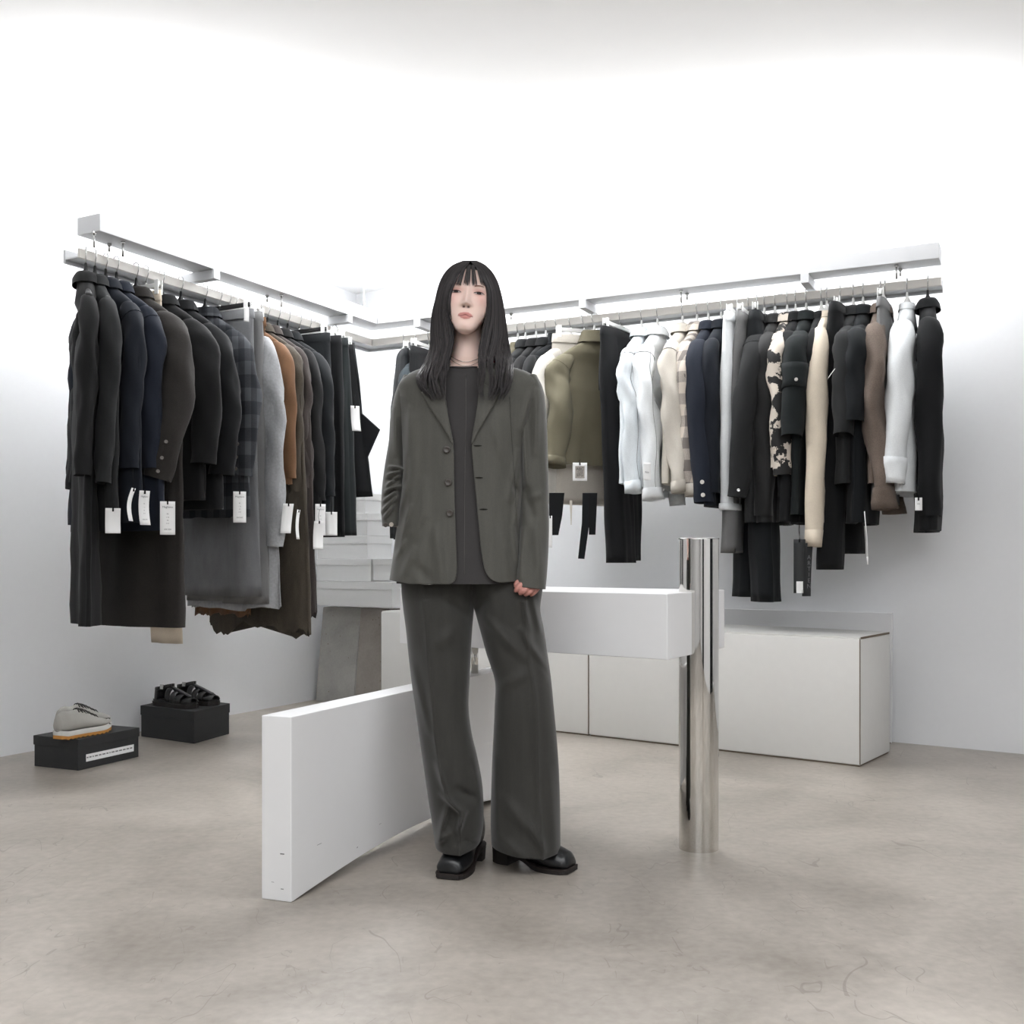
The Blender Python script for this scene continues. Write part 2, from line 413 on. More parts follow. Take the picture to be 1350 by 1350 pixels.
rack('R', R_LEN, 'white clothes rack with beam along the wall behind the cartons')

# ================================================================== DISPLAY FIXTURE
fx = empty('display_fixture', 'white slab and beam display fixture with tall polished steel post', 'display stand', (0.552, 3.14, 0))
fx0 = Vector((0.552, 3.14, 0))
post_r = 0.0583
V, Fc = cyl_vf((0, 0), post_r, 0.0, 0.915, 96)
o = mk('post', V, Fc, M['chrome'], fx)
md = o.modifiers.new('edge', 'EDGE_SPLIT'); md.split_angle = 1.0
R = [[(r * math.cos(2 * PI * k / 64), r * math.sin(2 * PI * k / 64), z) for k in range(64)] for r, z in ((post_r + 0.0012, 0.9125), (post_r + 0.0012, 0.916), (post_r - 0.004, 0.9165))]
mk('rim', *loft_vf(R), M['steel'], fx)
# upper beam
q0 = Vector((0.4285, 2.926, 0)); q1 = Vector((-0.372, 3.52, 0)); dep = Vector((0.5, 0.866, 0)) * 0.48
ps = [q1, q0, q0 + dep, q1 + dep]
o = prism('beam', [((p - fx0).x, (p - fx0).y) for p in ps], 0.576, 0.758, M['white'], fx, 0.002)
# low slab with a shallow arched underside
s0 = Vector((-0.5485, 2.639, 0)); sd = Vector((0.4126, 0.9109, 0)); sn = Vector((-0.938, 0.346, 0)); SL = 1.36
prof = []
for i in range(41):
    t = SL * i / 40
    prof.append((t, 0.050 * math.sin(PI * min(t, 1.3) / 1.3) if 0 < t < 1.3 else 0.0))
prof += [(SL, 0.461), (0, 0.461)]
bm = bmesh.new()
fr = [bm.verts.new((s0 + sd * t - fx0 + Vector((0, 0, z)))) for t, z in prof]
bk = [bm.verts.new((s0 + sn * 0.086 + sd * t - fx0 + Vector((0, 0, z)))) for t, z in prof]
n = len(prof)
bm.faces.new(fr); bm.faces.new(bk[::-1])
for i in range(n): bm.faces.new((fr[i], bk[i], bk[(i + 1) % n], fr[(i + 1) % n]))
bmesh.ops.recalc_face_normals(bm, faces=bm.faces)
sharp = [e for e in bm.edges if len(e.link_faces) == 2 and e.calc_face_angle(0) > 0.6]
bmesh.ops.bevel(bm, geom=sharp, offset=0.002, segments=2, affect='EDGES', profile=0.5)
slab = mkbm('slab', bm, M['white'], fx)
# scuffs on the slab (small chips with their own dark colour)
M['scuff'] = paint('grey_scuff', rgb(120, 120, 122), 0.8, 0.2)
mb = MB()
for (t, z, w, h) in ((0.12, 0.115, 0.02, 0.002), (0.0, 0, 0, 0), (0.30, 0.062, 0.006, 0.003), (0.42, 0.10, 0.012, 0.0015)):
    if not w: continue
    c = s0 + sd * t - fx0 - sn * 0.0006
    a, b_ = c - sd * w / 2, c + sd * w / 2
    mb.add([(a.x, a.y, z), (b_.x, b_.y, z + 0.001), (b_.x, b_.y, z + h), (a.x, a.y, z + h * 0.6)], [(0, 1, 2, 3)])
for (u, z, w, h) in ((0.3, 0.117, 0.012, 0.003), (0.3, 0.03, 0.008, 0.002), (0.62, 0.045, 0.008, 0.001)):
    c = s0 + sn * 0.086 * u - fx0 - sd * 0.0006
    a, b_ = c - sn * w / 2, c + sn * w / 2
    mb.add([(a.x, a.y, z), (b_.x, b_.y, z), (b_.x, b_.y, z + h), (a.x, a.y, z + h)], [(0, 1, 2, 3)])
tag(mb.build('scuff_marks', M['scuff'], slab, False), kind='stuff')
for t in (1.115, 1.27):
    c = s0 + sd * t + sn * 0.043 - fx0
    mk('connector_tube', *cyl_vf((c.x, c.y), 0.0125, 0.459, 0.578, 32), M['chrome'], fx)

# ================================================================== CARTONS, WALL BOARD
def carton(name, a, along, depth_dir, L, D, H, label, flaps=True, tilt=0.0):
    root = empty(name, label, 'carton', (a.x, a.y, 0), math.atan2(along.y, along.x), None)
    box('shell', (0, 0, 0.007), (L, D, H), M['carton'], root, 0.004, 3)
    if flaps:
        # two top flaps lying almost closed, with raw card showing at the open seams
        for y0, y1, s in ((0.003, D / 2 - 0.001, 1), (D / 2 + 0.001, D - 0.003, -1)):
            V, Fc = [], []
            R = []
            for i in range(13):
                x = 0.004 + (L - 0.008) * i / 12
                bow = 0.006 * math.sin(PI * i / 12)
                R.append([(x, y0, H + 0.001), (x, y1, H + 0.004 + bow), (x, y1, H + 0.008 + bow), (x, y0, H + 0.005)])
            V, Fc = loft_vf(R, True, True, True)
            mk('top_flap', V, Fc, M['carton'], root, False)
        for x in (0.0, L):
            e = box('flap_edge', (x - 0.0015, 0.01, H - 0.001), (x + 0.0015, D - 0.01, H + 0.0075), M['kraft'], root)
        box('seam_edge', (L - 0.003, -0.0012, 0.01), (L + 0.0008, 0.002, H), M['kraft'], root)
    box('base_shadow_gap', (0.006, 0.006, 0.0), (L - 0.006, D - 0.006, 0.008), M['kraft'], root)  # dark inset box imitates the shadow gap along the floor
    return root
c_al = Vector((0.806, -0.592, 0)); 
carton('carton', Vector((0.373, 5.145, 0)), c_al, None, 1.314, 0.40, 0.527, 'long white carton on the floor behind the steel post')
a2 = Vector((0.373, 5.145, 0)) - c_al * 1.3745
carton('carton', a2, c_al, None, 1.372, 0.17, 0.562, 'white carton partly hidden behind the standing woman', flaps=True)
# board leaning on the back wall behind the carton
wn = Vector((-BD.y, BD.x, 0))
def wall_pt(px, off):
    k = (px - 675) / F; p = CORNER - wn * off
    t = (k * p.y - p.x) / (BD.x - k * BD.y); return p + BD * t
bR = wall_pt(1174.5, 0.045); 
bd = empty('leaning_board', 'plain white board leaning against the back wall behind the carton', 'board', (bR.x, bR.y, 0), math.atan2(BD.y, BD.x))
bm = bmesh.new(); V, Fc = box_vf((-1.55, 0, 0), (0, 0.022, 0.605)); 
vs = [bm.verts.new((v[0], v[1] + 0.02 * v[2] / 0.605, v[2])) for v in V]
for f in Fc: bm.faces.new([vs[i] for i in f])
bmesh.ops.bevel(bm, geom=list(bm.edges), offset=0.0015, segments=1, affect='EDGES')
mkbm('panel', bm, M['white'], bd)
box('foot_strip', (-1.55, -0.001, 0.0), (0, -0.0003, 0.004), M['kraft'], bd)

# ================================================================== CONCRETE BLOCKS AND SHOE BOXES IN THE CORNER
k0 = Vector((-1.190, 6.42, 0)); ang_b = math.atan2(BD.y, BD.x)
def block(s0_, s1_, H, mat, label, lean):
    p = k0 + BD * s0_
    root = empty('concrete_block', label, 'concrete block', (p.x, p.y, 0), ang_b, None)
    w = s1_ - s0_ - 0.004
    bm = bmesh.new(); V, Fc = box_vf((0, 0, 0), (w, 0.11, H))
    vs = [bm.verts.new((v[0] + lean * v[2] / H, v[1] + 0.02 * v[2] / H, v[2])) for v in V]
    for f in Fc: bm.faces.new([vs[i] for i in f])
    bmesh.ops.bevel(bm, geom=list(bm.edges), offset=0.004, segments=2, affect='EDGES')
    mkbm('slab', bm, mat, root)
    # pinholes left by the formwork
    rr = random.Random(int(s0_ * 1000) + 3)
    mb = MB()
    for i in range(9):
        x, z = rr.uniform(0.03, w - 0.03), rr.uniform(0.05, H - 0.05); r = rr.uniform(0.0015, 0.004)
        mb.add([(x + r * math.cos(a) + lean * z / H, -0.0006 + 0.02 * z / H, z + r * math.sin(a)) for a in [k * PI / 3 for k in range(6)]], [tuple(range(6))])
    tag(mb.build('pinholes', M['kraft'], root, False), kind='stuff')
    return root
block(0.0, 0.316, 0.572, M['slab'], 'pale grey concrete block standing by the corner of the left wall', 0.045)
block(0.318, 0.545, 0.572, M['slab_warm'], 'warm grey concrete block between its paler neighbour and the white carton', 0.03)
def shoe_box(px0, px1, py_top, py_bot, lid_px, depth, Y, label, mat=None, rotdeg=0.0, skew=0.0):
    z0 = zed(py_bot, Y); z1 = zed(py_top, Y)
    p0 = at(px0, py_bot, Y)
    W = (px1 - px0) / F * Y / math.cos(ang_b + math.radians(rotdeg))
    k = (px1 - 675) / F
    dv = Vector((math.cos(ang_b + math.radians(rotdeg)), math.sin(ang_b + math.radians(rotdeg)), 0))
    t = (k * p0.y - p0.x) / (dv.x - k * dv.y); W = t
    root = empty('shoe_box', label, 'shoe box', (p0.x, p0.y, z0), ang_b + math.radians(rotdeg), 'pale grey shoe boxes stacked in the corner')
    h = z1 - z0; lh = lid_px / F * Y
    m = mat or M['shoebox']
    box('base', (0.003, 0.003, 0), (W - 0.003, depth - 0.003, h - 0.004), m, root, 0.0015)
    bmo = box('lid', (0, 0, h - lh), (W, depth, h), m, root, 0.0015)
    return root, z1
SB = 'pale grey shoe box '
yb = 6.30
shoe_box(409.5, 517, 766, 797.5, 10, 0.16, 6.30, SB + 'lowest of the corner stack, resting on the concrete blocks')
shoe_box(417, 489, 737, 765.5, 8, 0.20, 6.31, SB + 'second from the bottom of the corner stack')
shoe_box(491.5, 520, 737, 765.5, 8, 0.12, 6.06, SB + 'small end beside the second of the corner stack', None, 38)
shoe_box(417.5, 484, 707.5, 736.7, 10, 0.22, 6.33, SB + 'third from the bottom, directly under the black trouser legs')
shoe_box(420, 484, 679, 707.2, 9, 0.22, 6.33, SB + 'fourth from the bottom, half hidden by black trousers')
shoe_box(421, 481.5, 653, 678.7, 9, 0.20, 6.34, SB + 'topmost of the corner stack, behind the black apron')

# ================================================================== BLACK SHOE BOXES ON THE FLOOR
def floor_box(corner, dirx, L, diry, D, H, lid, label, strip=None):
    root = empty('shoe_box', label, 'shoe box', (corner.x, corner.y, 0), 0)
    def poly(a, x0, x1, y0, y1): return [tuple((dirx * x + diry * y).xy) for x, y in ((x0, y0), (x1, y0), (x1, y1), (x0, y1))]
    prism('base', poly(0, 0.003, L - 0.003, 0.003, D - 0.003), 0, H - 0.005, M['black_card'], root, 0.0015)
    prism('lid', poly(0, 0, L, 0, D), H - lid, H, M['black_card'], root, 0.0015)
    return root
fbx = Vector((-1.473, 4.921, 0))
e1 = Vector((0.30, 0.954, 0)).normalized(); e2 = Vector((-0.32, 0.208, 0)).normalized()
e2 = Vector((-0.838, 0.545, 0)).normalized()
floor_box(fbx, e1, 0.300, e2, 0.385, 0.150, 0.045, 'black shoe box on the floor carrying the black sandals')
sbx = Vector((-1.613, 4.60, 0)); w1 = Vector((-0.41, -0.912, 0)); w2 = Vector((-0.912, 0.41, 0))
sneak_root = floor_box(sbx, w2, 0.25, w1, 0.34, 0.127, 0.038, 'black shoe box with white label strip under the pale sneakers')
# white label strip on the face towards the room, with small print
def face_pt(u, z, out=0.0008): # u along w1
    return w1 * u - w2 * out + Vector((0, 0, z))
mb = MB()
Vq = [face_pt(0.035, 0.060), face_pt(0.30, 0.060), face_pt(0.30, 0.030), face_pt(0.035, 0.030)]
lab = mk('label_strip', Vq, [(0, 1, 2, 3)], M['paper'], sneak_root, False)
mb = MB(); rr = random.Random(5); u = 0.045
while u < 0.29:
    wv = rr.uniform(0.006, 0.018)
    a = face_pt(u, 0.049, 0.0014); b_ = face_pt(u + wv, 0.049, 0.0014)
    mb.add([a, b_, b_ + Vector((0, 0, -0.005)), a + Vector((0, 0, -0.005))], [(0, 1, 2, 3)]); u += wv + 0.005
tag(mb.build('small_print', M['ink'], lab, False), kind='stuff')
# ================================================================== GARMENTS ON HANGERS
def ring_pts(n, hw, ht, ex, cx, cy, z, fold=None, phase=0.0):
    """horizontal super-elliptic ring: x across the shoulders, y through the thickness"""
    out = []
    for k in range(n):
        a = 2 * PI * k / n
        c, s = math.cos(a), math.sin(a)
        r = (abs(c) ** ex + abs(s) ** ex) ** (-1.0 / ex)
        x, y = hw * c * r, ht * s * r
        if fold is not None:
            f = fold(a, z)
            L = math.hypot(c / max(hw, 1e-3), s / max(ht, 1e-3)) + 1e-6
            x += f * (c / max(hw, 1e-3)) / L * 0.5; y += f * (s / max(ht, 1e-3)) / L
        out.append((cx + x, cy + y, z))
    return out
def cross_section_path(path, hx, hy, n=18, ex=2.2, wr=0.0, rnd=None, elbow=0.5, twist=0.0):
    """sleeve / leg tube following a path; hx and hy are half widths per path point, with gathered wrinkles"""
    P = [Vector(p) for p in path]; R = []
    ph = [rnd.uniform(0, 6.28) for _ in range(6)] if rnd else [0] * 6
    m = len(P)
    for i, p in enumerate(P):
        t = (P[min(i + 1, m - 1)] - P[max(i - 1, 0)]).normalized()
        X = Vector((1, 0, 0)); X = (X - t * X.dot(t)).normalized(); Y = t.cross(X); Y = Y if Y.y > 0 else -Y
        f = i / (m - 1)
        row = []
        for k in range(n):
            a = 2 * PI * k / n; c, s = math.cos(a), math.sin(a)
            r = (abs(c) ** ex + abs(s) ** ex) ** (-1.0 / ex)
            w = 0.0
            if wr:
                g = math.exp(-((f - elbow) / 0.22) ** 2) + 0.55 * math.exp(-((f - 1.0) / 0.16) ** 2) + 0.25
                w = wr * g * (math.sin(17 * f + 2 * a + ph[1]) * 0.6 + math.sin(29 * f - 3 * a + 1.2 * math.sin(6 * f + ph[0]) + ph[3]) * 0.45 + 0.45 * math.sin(3 * a + 6 * f + ph[4]))
            row.append(p + X * ((hx[i] + w) * c * r) + Y * ((hy[i] + w) * s * r))
        R.append(row)
    return R
def bez(pts, n):
    xs = np.linspace(0, 1, len(pts)); fs = [cr(xs, [p[k] for p in pts]) for k in range(3)]
    return [Vector((fs[0](t), fs[1](t), fs[2](t))) for t in np.linspace(0, 1, n)]

def button_vf(c, r, nrm, th=0.003):
    nrm = Vector(nrm).normalized(); u = nrm.orthogonal().normalized(); v = nrm.cross(u); c = Vector(c)
    R = []
    for rr, h in ((r, 0), (r, th * 0.7), (r * 0.85, th), (r * 0.6, th * 0.75)):
        R.append([c + (u * math.cos(a) + v * math.sin(a)) * rr + nrm * h for a in [2 * PI * k / 12 for k in range(12)]])
    return loft_vf(R, True, False, True)

HANGERS = []
def hanger(parent_loc, rotz, label, colour, clip=None, group=None):
    """hook over the rail, stem, and either sloping shoulders or a clip bar"""
    mat = M['black_plastic'] if colour == 'black' else M['white_plastic']
    root = empty('clothes_hanger', label, 'hanger', parent_loc, rotz, group)
    zt = 0.0
    hp = []
    for k in range(11):
        a = math.radians(-35 + 215 * k / 10)
        hp.append((0.0 - 0.0175 * math.cos(PI - a) * 1.0, 0, zt - 0.004 + 0.0185 * math.sin(a)))
    # from the free inner end, over the rail, down the outer side to the stem
    hp = [(-0.0175 * math.cos(math.radians(b)), 0, -0.004 + 0.0175 * math.sin(math.radians(b))) for b in range(-30, 181, 21)]
    hp += [(0.0165, 0, -0.018), (0.010, 0, -0.034), (0.004, 0, -0.047), (0.002, 0, -0.058)]
    tube('hook', hp, 0.0021, M['steel'], root, 8)
    if clip is None:
        mb = MB()
        mb.add(*tube_vf([(0.002, 0, -0.050), (0.002, 0, -0.072), (0.0, 0, -0.090), (0.0, 0, -0.128)], [0.0045, 0.0060, 0.015, 0.024], 10))
        R = []
        for i in range(23):
            x = -0.165 + 0.33 * i / 22; ax = abs(x) / 0.165
            z = -0.128 - 0.082 * ax ** 1.15
            h = 0.014 * (1 - 0.45 * ax); t = 0.008 + 0.004 * ax
            R.append([(x, t * math.cos(a), z + h * math.sin(a)) for a in [2 * PI * k / 10 for k in range(10)]])
        mb.add(*loft_vf(R, True, True, True))
        mb.build('shoulders', mat, root)
    else:
        z = -0.075; w = clip
        mb = MB(); mb.add(*tube_vf([(0.002, 0, -0.052), (0.002, 0, z + 0.004)], 0.004, 8))
        mb.build('stem', M['steel'], root)
        bar_m = mat
        box('bar', (-w, -0.006, z - 0.010), (w, 0.006, z + 0.010), bar_m, root, 0.003, 3)
        for s in (-1, 1):
            c = tube('clip', [(s * w * 0.92, 0, z + 0.016), (s * w * 0.92, 0.002, z - 0.012)], 0.0075, M['steel'], root, 8)
            for t in (-1, 1):
                box('jaw', (s * w * 0.92 - 0.011, t * 0.011 - 0.0022, z - 0.040), (s * w * 0.92 + 0.011, t * 0.011 + 0.0022, z + 0.020), M['white_plastic'] if colour != 'dark' else M['black_plastic'], c, 0.0015)
    return root

def top_garment(name, label, cat, loc, rotz, mat, p, group):
    """jacket, coat, shirt, tee ... on a hanger. p: sw shoulder half width, out elbow reach, cuff / hem drops, th thickness ..."""
    rnd = random.Random(p.get('seed', 1))
    root = empty(name, label, cat, loc, rotz, group)
    sw, out, cuff, hem, th = p['sw'], p['out'], p['cuff'], p['hem'], p['th']
    nz = p.get('neck', 0.120)                     # drop of the collar base below the rail top
    ph = [rnd.uniform(0, 6.28) for _ in range(8)]; amp = p.get('fold', 0.010)
    ragged = p.get('ragged', 0.0)
    def fold(a, z):
        d = -z; g = min(1.0, max(0.0, (d - 0.20) / 0.5))
        return amp * g * (math.sin(4 * a + ph[0] + 1.5 * d) + 0.7 * math.sin(7 * a + ph[1] - 2 * d) + 0.4 * math.sin(11 * a + ph[2] + 5 * d)) + 0.0025 * math.sin(9 * d * 3 + 3 * a + ph[3]) * min(1, max(0, (d - 0.12) / 0.2))
    bw = p.get('bw', sw + 0.025)                  # body half width lower down
    flare = p.get('flare', 0.02)
    hang = p.get('hang', 0.0)                     # drift of the body through the thickness
    rows = []
    prof = [(nz, 0.050, 0.028), (nz + 0.012, 0.064, 0.031), (nz + 0.030, 0.092, 0.033), (nz + 0.054, sw * 0.62, 0.035), (nz + 0.080, sw * 0.80, 0.038), (nz + 0.108, sw * 0.92, 0.041), (nz + 0.145, sw * 0.97, 0.043), (nz + 0.19, bw * 0.95, th * 0.42)]
    zs = np.linspace(nz + 0.25, hem, 16)
    for z in zs:
        f = (z - nz - 0.23) / max(0.05, hem - nz - 0.23)
        prof.append((z, bw + flare * f, th * (0.86 + 0.14 * f)))
    n = 44
    for i, (d, hw, ht) in enumerate(prof):
        f = d / hem
        r = ring_pts(n, hw, ht * 0.5 if d > nz + 0.1 else min(ht, th * 0.5), 2.3, 0.0, hang * max(0, d - 0.2), -d, fold)
        if ragged and i >= len(prof) - 2:
            k = 1.0 if i == len(prof) - 1 else 0.35
            r = [(x, y, z - ragged * k * (rnd.random() ** 1.5) + 0.5 * ragged * k * math.sin(x * 16 + ph[4])) for x, y, z in r]
        rows.append(r)
    V, Fc = loft_vf(rows)
    # inside turn-back at the hem so that the body reads as cloth with thickness
    last = rows[-1]; inn = [(x * 0.93, y * 0.6 + 0.0, z + 0.012) for x, y, z in last]
    V2, F2 = loft_vf([last, inn], True, False, True)
    mb = MB().add(V, Fc).add(V2, F2)
    mb.build(p.get('body_name', 'body'), mat, root)
    lining = p.get('lining', mat)
    # sleeves: room side (+x) first
    if cuff > 0:
        for s in (1, -1):
            reach = out if s > 0 else out * 0.9
            sy = p.get('sy', 0.0) * (1 if s > 0 else 0.6)
            cx = p.get('cuff_x', reach * 0.99)
            top = nz + 0.085
            L = cuff - top
            pts = [(s * (sw - 0.085), 0, -(top + 0.008)), (s * (sw - 0.030), 0, -(top + 0.062)), (s * (sw + (reach - sw) * 0.45 - 0.030), sy * 0.1, -(top + L * 0.25)), (s * (reach * 0.97 - p.get('sx', 0.055)), sy * 0.35 + p.get('elb', 0.0), -(top + L * 0.52)), (s * (0.5 * (reach + cx) - 0.050), sy * 0.75, -(top + L * 0.80)), (s * (cx - 0.045), sy, -cuff)]
            path = bez(pts, 26)
            st, se, sc = p.get('slw', (0.050, 0.052, 0.046))
            ty = p.get('slt', th * 0.47) * 0.92
            fs = np.linspace(0, 1, 26)
            hx = np.interp(fs, [0, 0.1, 0.3, 0.55, 1], [0.022, 0.040, st, se, sc])
            hy = np.interp(fs, [0, 0.08, 0.25, 0.6, 1], [ty * 0.45, ty * 0.8, ty, ty * 0.98, ty * 0.80])
            R = cross_section_path(path, hx, hy, 20, 2.2, 1.5 * p.get('wr', 0.005), rnd, 0.5)
            if ragged:
                R[-1] = [v + Vector((0, 0, -0.4 * ragged * rnd.random())) for v in R[-1]]
            V, Fc = loft_vf(R)
            c = sum(R[-1], Vector()) / len(R[-1])
            inn = [c + (v - c) * 0.86 + Vector((0, 0, 0.02)) for v in R[-1]]
            V2, F2 = loft_vf([R[-1], inn], True, False, True)
            sl = MB().add(V, Fc).add(V2, F2).build('sleeve', mat, root)
            for kq in p.get('stitch', []):
                pts_ = []
                for j in range(4, 24):
                    cc = sum(R[j], Vector()) / 20; pts_.append(cc + (R[j][kq % 20] - cc) * 1.006)
                tube('sleeve_seam', pts_, 0.0012, p.get('seammat', mat), sl, 5)
            if p.get('yoke'):
                cc = sum(R[5], Vector()) / 20
                pts_ = [cc + (v - cc) * 1.01 for v in R[5]]; tube('armhole_seam', pts_ + [pts_[0]], 0.0017, p.get('seammat', mat), sl, 5)
            ck = p.get('cuffband')
            if ck:
                j0 = 26 - 1 - max(2, int(round(ck / L * 25)))
                rows2 = []
                grow = p.get('cuffgrow', 1.06)
                for j in range(j0, 26):
                    cc = sum(R[j], Vector()) / 20
                    rows2.append([cc + (v - cc) * grow for v in R[j]])
                cc = sum(R[-1], Vector()) / 20
                rows2 = [[cc0 for cc0 in R[j0]]] + rows2 + [[cc + (v - cc) * 0.9 + Vector((0, 0, 0.012)) for v in R[-1]]]
                V, Fc = loft_vf(rows2)
                mk('cuff', V, Fc, p.get('cuffmat', mat), sl)
            nb = p.get('buttons', 0)
            if nb and s > 0:
                bm_ = p.get('buttonmat', M['button_dark'])
                for q in range(nb):
                    j = 24 - q * p.get('bstep', 1)
                    cc = sum(R[j], Vector()) / 20
                    kk = p.get('bk', 15)
                    v = R[j][kk]; nrm = (v - cc)
                    nrm.z = 0
                    V, Fc = button_vf(cc + (v - cc) * 1.02, p.get('br', 0.0075), nrm)
                    mk('button', V, Fc, bm_, sl)
            if p.get('flap') and s > 0:
                j = 13; cc = sum(R[j], Vector()) / 20
                V, Fc = [], []
                rowsf = []
                for j in range(12, 17):
                    cc = sum(R[j], Vector()) / 20
                    rowsf.append([cc + (R[j][k % 20] - cc) * 1.10 for k in p.get('flapk', range(-4, 5))])
                V, Fc = loft_vf(rowsf, False)
                fl = mk('pocket_flap', V, Fc, mat, sl); add_mod_solid(fl, 0.004, 1)
                v = rowsf[-2][5]; nrm = v - cc; nrm.z = 0
                V, Fc = button_vf(v + nrm.normalized() * 0.004, 0.0075, nrm); mk('snap_button', V, Fc, M['button_light'], sl)
    # collar
    ct = p.get('collar', 'fold')
    if ct != 'none':
        rows = []
        ch = p.get('collar_h', 0.026)
        R0 = 0.060
        if ct == 'fold':
            for (d, hw, ht) in ((nz + 0.010, R0 + 0.006, 0.034), (nz - 0.012, R0, 0.031), (nz - ch + 0.006, R0 - 0.002, 0.031), (nz - ch, R0 + 0.003, 0.036), (nz - ch + 0.010, R0 + 0.012, 0.043), (nz - 0.004, R0 + 0.020, 0.049), (nz + 0.020, R0 + 0.030, 0.053)):
                rows.append(ring_pts(28, hw, min(ht, th * 0.62), 2.2, 0, 0, -d))
        else:
            for (d, hw, ht) in ((nz + 0.014, R0 + 0.012, 0.037), (nz + 0.002, R0 + 0.004, 0.035), (nz - ch * 0.6, R0, 0.033), (nz - ch * 0.6 + 0.003, R0 - 0.006, 0.029), (nz + 0.006, R0 - 0.004, 0.028)):
                rows.append(ring_pts(28, hw, min(ht, th * 0.6), 2.2, 0, 0, -d))
        V, Fc = loft_vf(rows)
        mk('collar', V, Fc, p.get('collarmat', mat), root)
    if False:
        # stitched shoulder seam ridge at the sleeve heads
        for s in (1, -1):
            pts = []
            for k in range(15):
                a = PI * (k / 14) * 1.0
                pts.append((s * (sw - 0.012 + 0.002 * math.sin(a)), th * 0.52 * math.cos(a), -(nz + 0.150 - 0.075 * math.sin(a))))
            tube('shoulder_seam', pts, 0.0016, p.get('seammat', mat), root, 6)
    return root

def leg_garment(name, label, cat, loc, rotz, mat, p, group):
    """trousers / skirt clipped at the waistband: hangs flat, edge towards the room"""
    rnd = random.Random(p.get('seed', 1)); ph = [rnd.uniform(0, 6.28) for _ in range(8)]
    root = empty(name, label, cat, loc, rotz, group)
    ww, hem, th = p['ww'], p['hem'], p['th']; top = p.get('top', 0.100)
    amp = p.get('fold', 0.008)
    def fold(a, z):
        d = -z - top; g = min(1, d / 0.35)
        return amp * g * (math.sin(4 * a + ph[0] + d) + 0.6 * math.sin(7 * a + ph[1] - d * 2)) + 0.002 * math.sin(20 * d + 2 * a + ph[2])
    ragged = p.get('ragged', 0.0)
    if p.get('skirt'):
        rows = []
        for i, d in enumerate(np.linspace(top, hem, 24)):
            f = (d - top) / (hem - top)
            r = ring_pts(48, ww + p.get('flare', 0.05) * f, th * 0.5 * (0.45 + 0.55 * min(1, f * 2.5)), 2.4, p.get('drift', 0) * f, p.get('hang', 0) * f, -d, fold)
            if ragged and i >= 22:
                r = [(x, y, z - ragged * (rnd.random() ** 1.4) * (1 if i == 23 else 0.3)) for x, y, z in r]
            rows.append(r)
        inn = [(x * 0.93, y * 0.6, z + 0.012) for x, y, z in rows[-1]]
        rows.append(inn)
        V, Fc = loft_vf(rows, True, True, True)
        mk('body', V, Fc, mat, root)
    else:
        crotch = p.get('crotch', 0.30)
        rows = []
        for d in np.linspace(top, top + crotch, 10):
            f = (d - top) / crotch
            rows.append(ring_pts(44, ww * (1 - 0.02 * f) - 0.004 * min(1, f * 4), th * 0.48 * (0.5 + 0.5 * min(1, f * 2)), 2.5, 0, 0, -d, fold))
        V, Fc = loft_vf(rows, True, True, True)
        mk('seat', V, Fc, mat, root)
        for s in (1, -1):
            hm = hem + (0.0 if s > 0 else p.get('hem2', -0.01))
            rows = []
            lw0 = ww * 0.52; lw1 = p.get('leg', 0.11)
            for d in np.linspace(top + 0.035, hm, 30):
                f = (d - top - 0.035) / (hm - top - 0.035)
                r = ring_pts(28, lw0 + (lw1 - lw0) * f, th * 0.5 * (0.52 + 0.48 * min(1, f * 4) - 0.10 * f), 2.3, s * (ww * 0.5 + p.get('splay', 0.01) * f), s * p.get('cross', 0.0) * f + p.get('hang', 0) * f, -d, fold)
                rows.append(r)
            rows.append([(s * (ww * 0.5 + p.get('splay', 0.01)) + (x - s * (ww * 0.5 + p.get('splay', 0.01))) * 0.92, y * 0.85, z + 0.012) for x, y, z in rows[-1]])
            V, Fc = loft_vf(rows, True, False, True)
            lg = mk('trouser_leg', V, Fc, mat, root)
            if p.get('rolled') and s > 0:
                rr = rows[-2]; c = Vector(np.mean(np.array(rr), 0))
                R2 = []
                for g, dz in ((1.0, 0.02), (1.10, 0.018), (1.12, 0.0), (1.08, -0.012), (0.95, -0.010)):
                    R2.append([Vector((c.x + (x - c.x) * g, c.y + (y - c.y) * g, z + dz)) for x, y, z in rr])
                mk('turned_hem', *loft_vf(R2), p.get('rolledmat', mat), lg)
    # waistband
    rows = []
    for d, hw, ht in ((top + 0.040, ww + 0.006, th * 0.30 + 0.003), (top + 0.036, ww + 0.006, th * 0.28 + 0.004), (top - 0.002, ww + 0.002, th * 0.24 + 0.004), (top - 0.003, ww - 0.004, th * 0.24)):
        rows.append(ring_pts(44, hw, ht, 2.5, 0, 0, -d))
    mk('waistband', *loft_vf(rows), p.get('bandmat', mat), root)
    return root

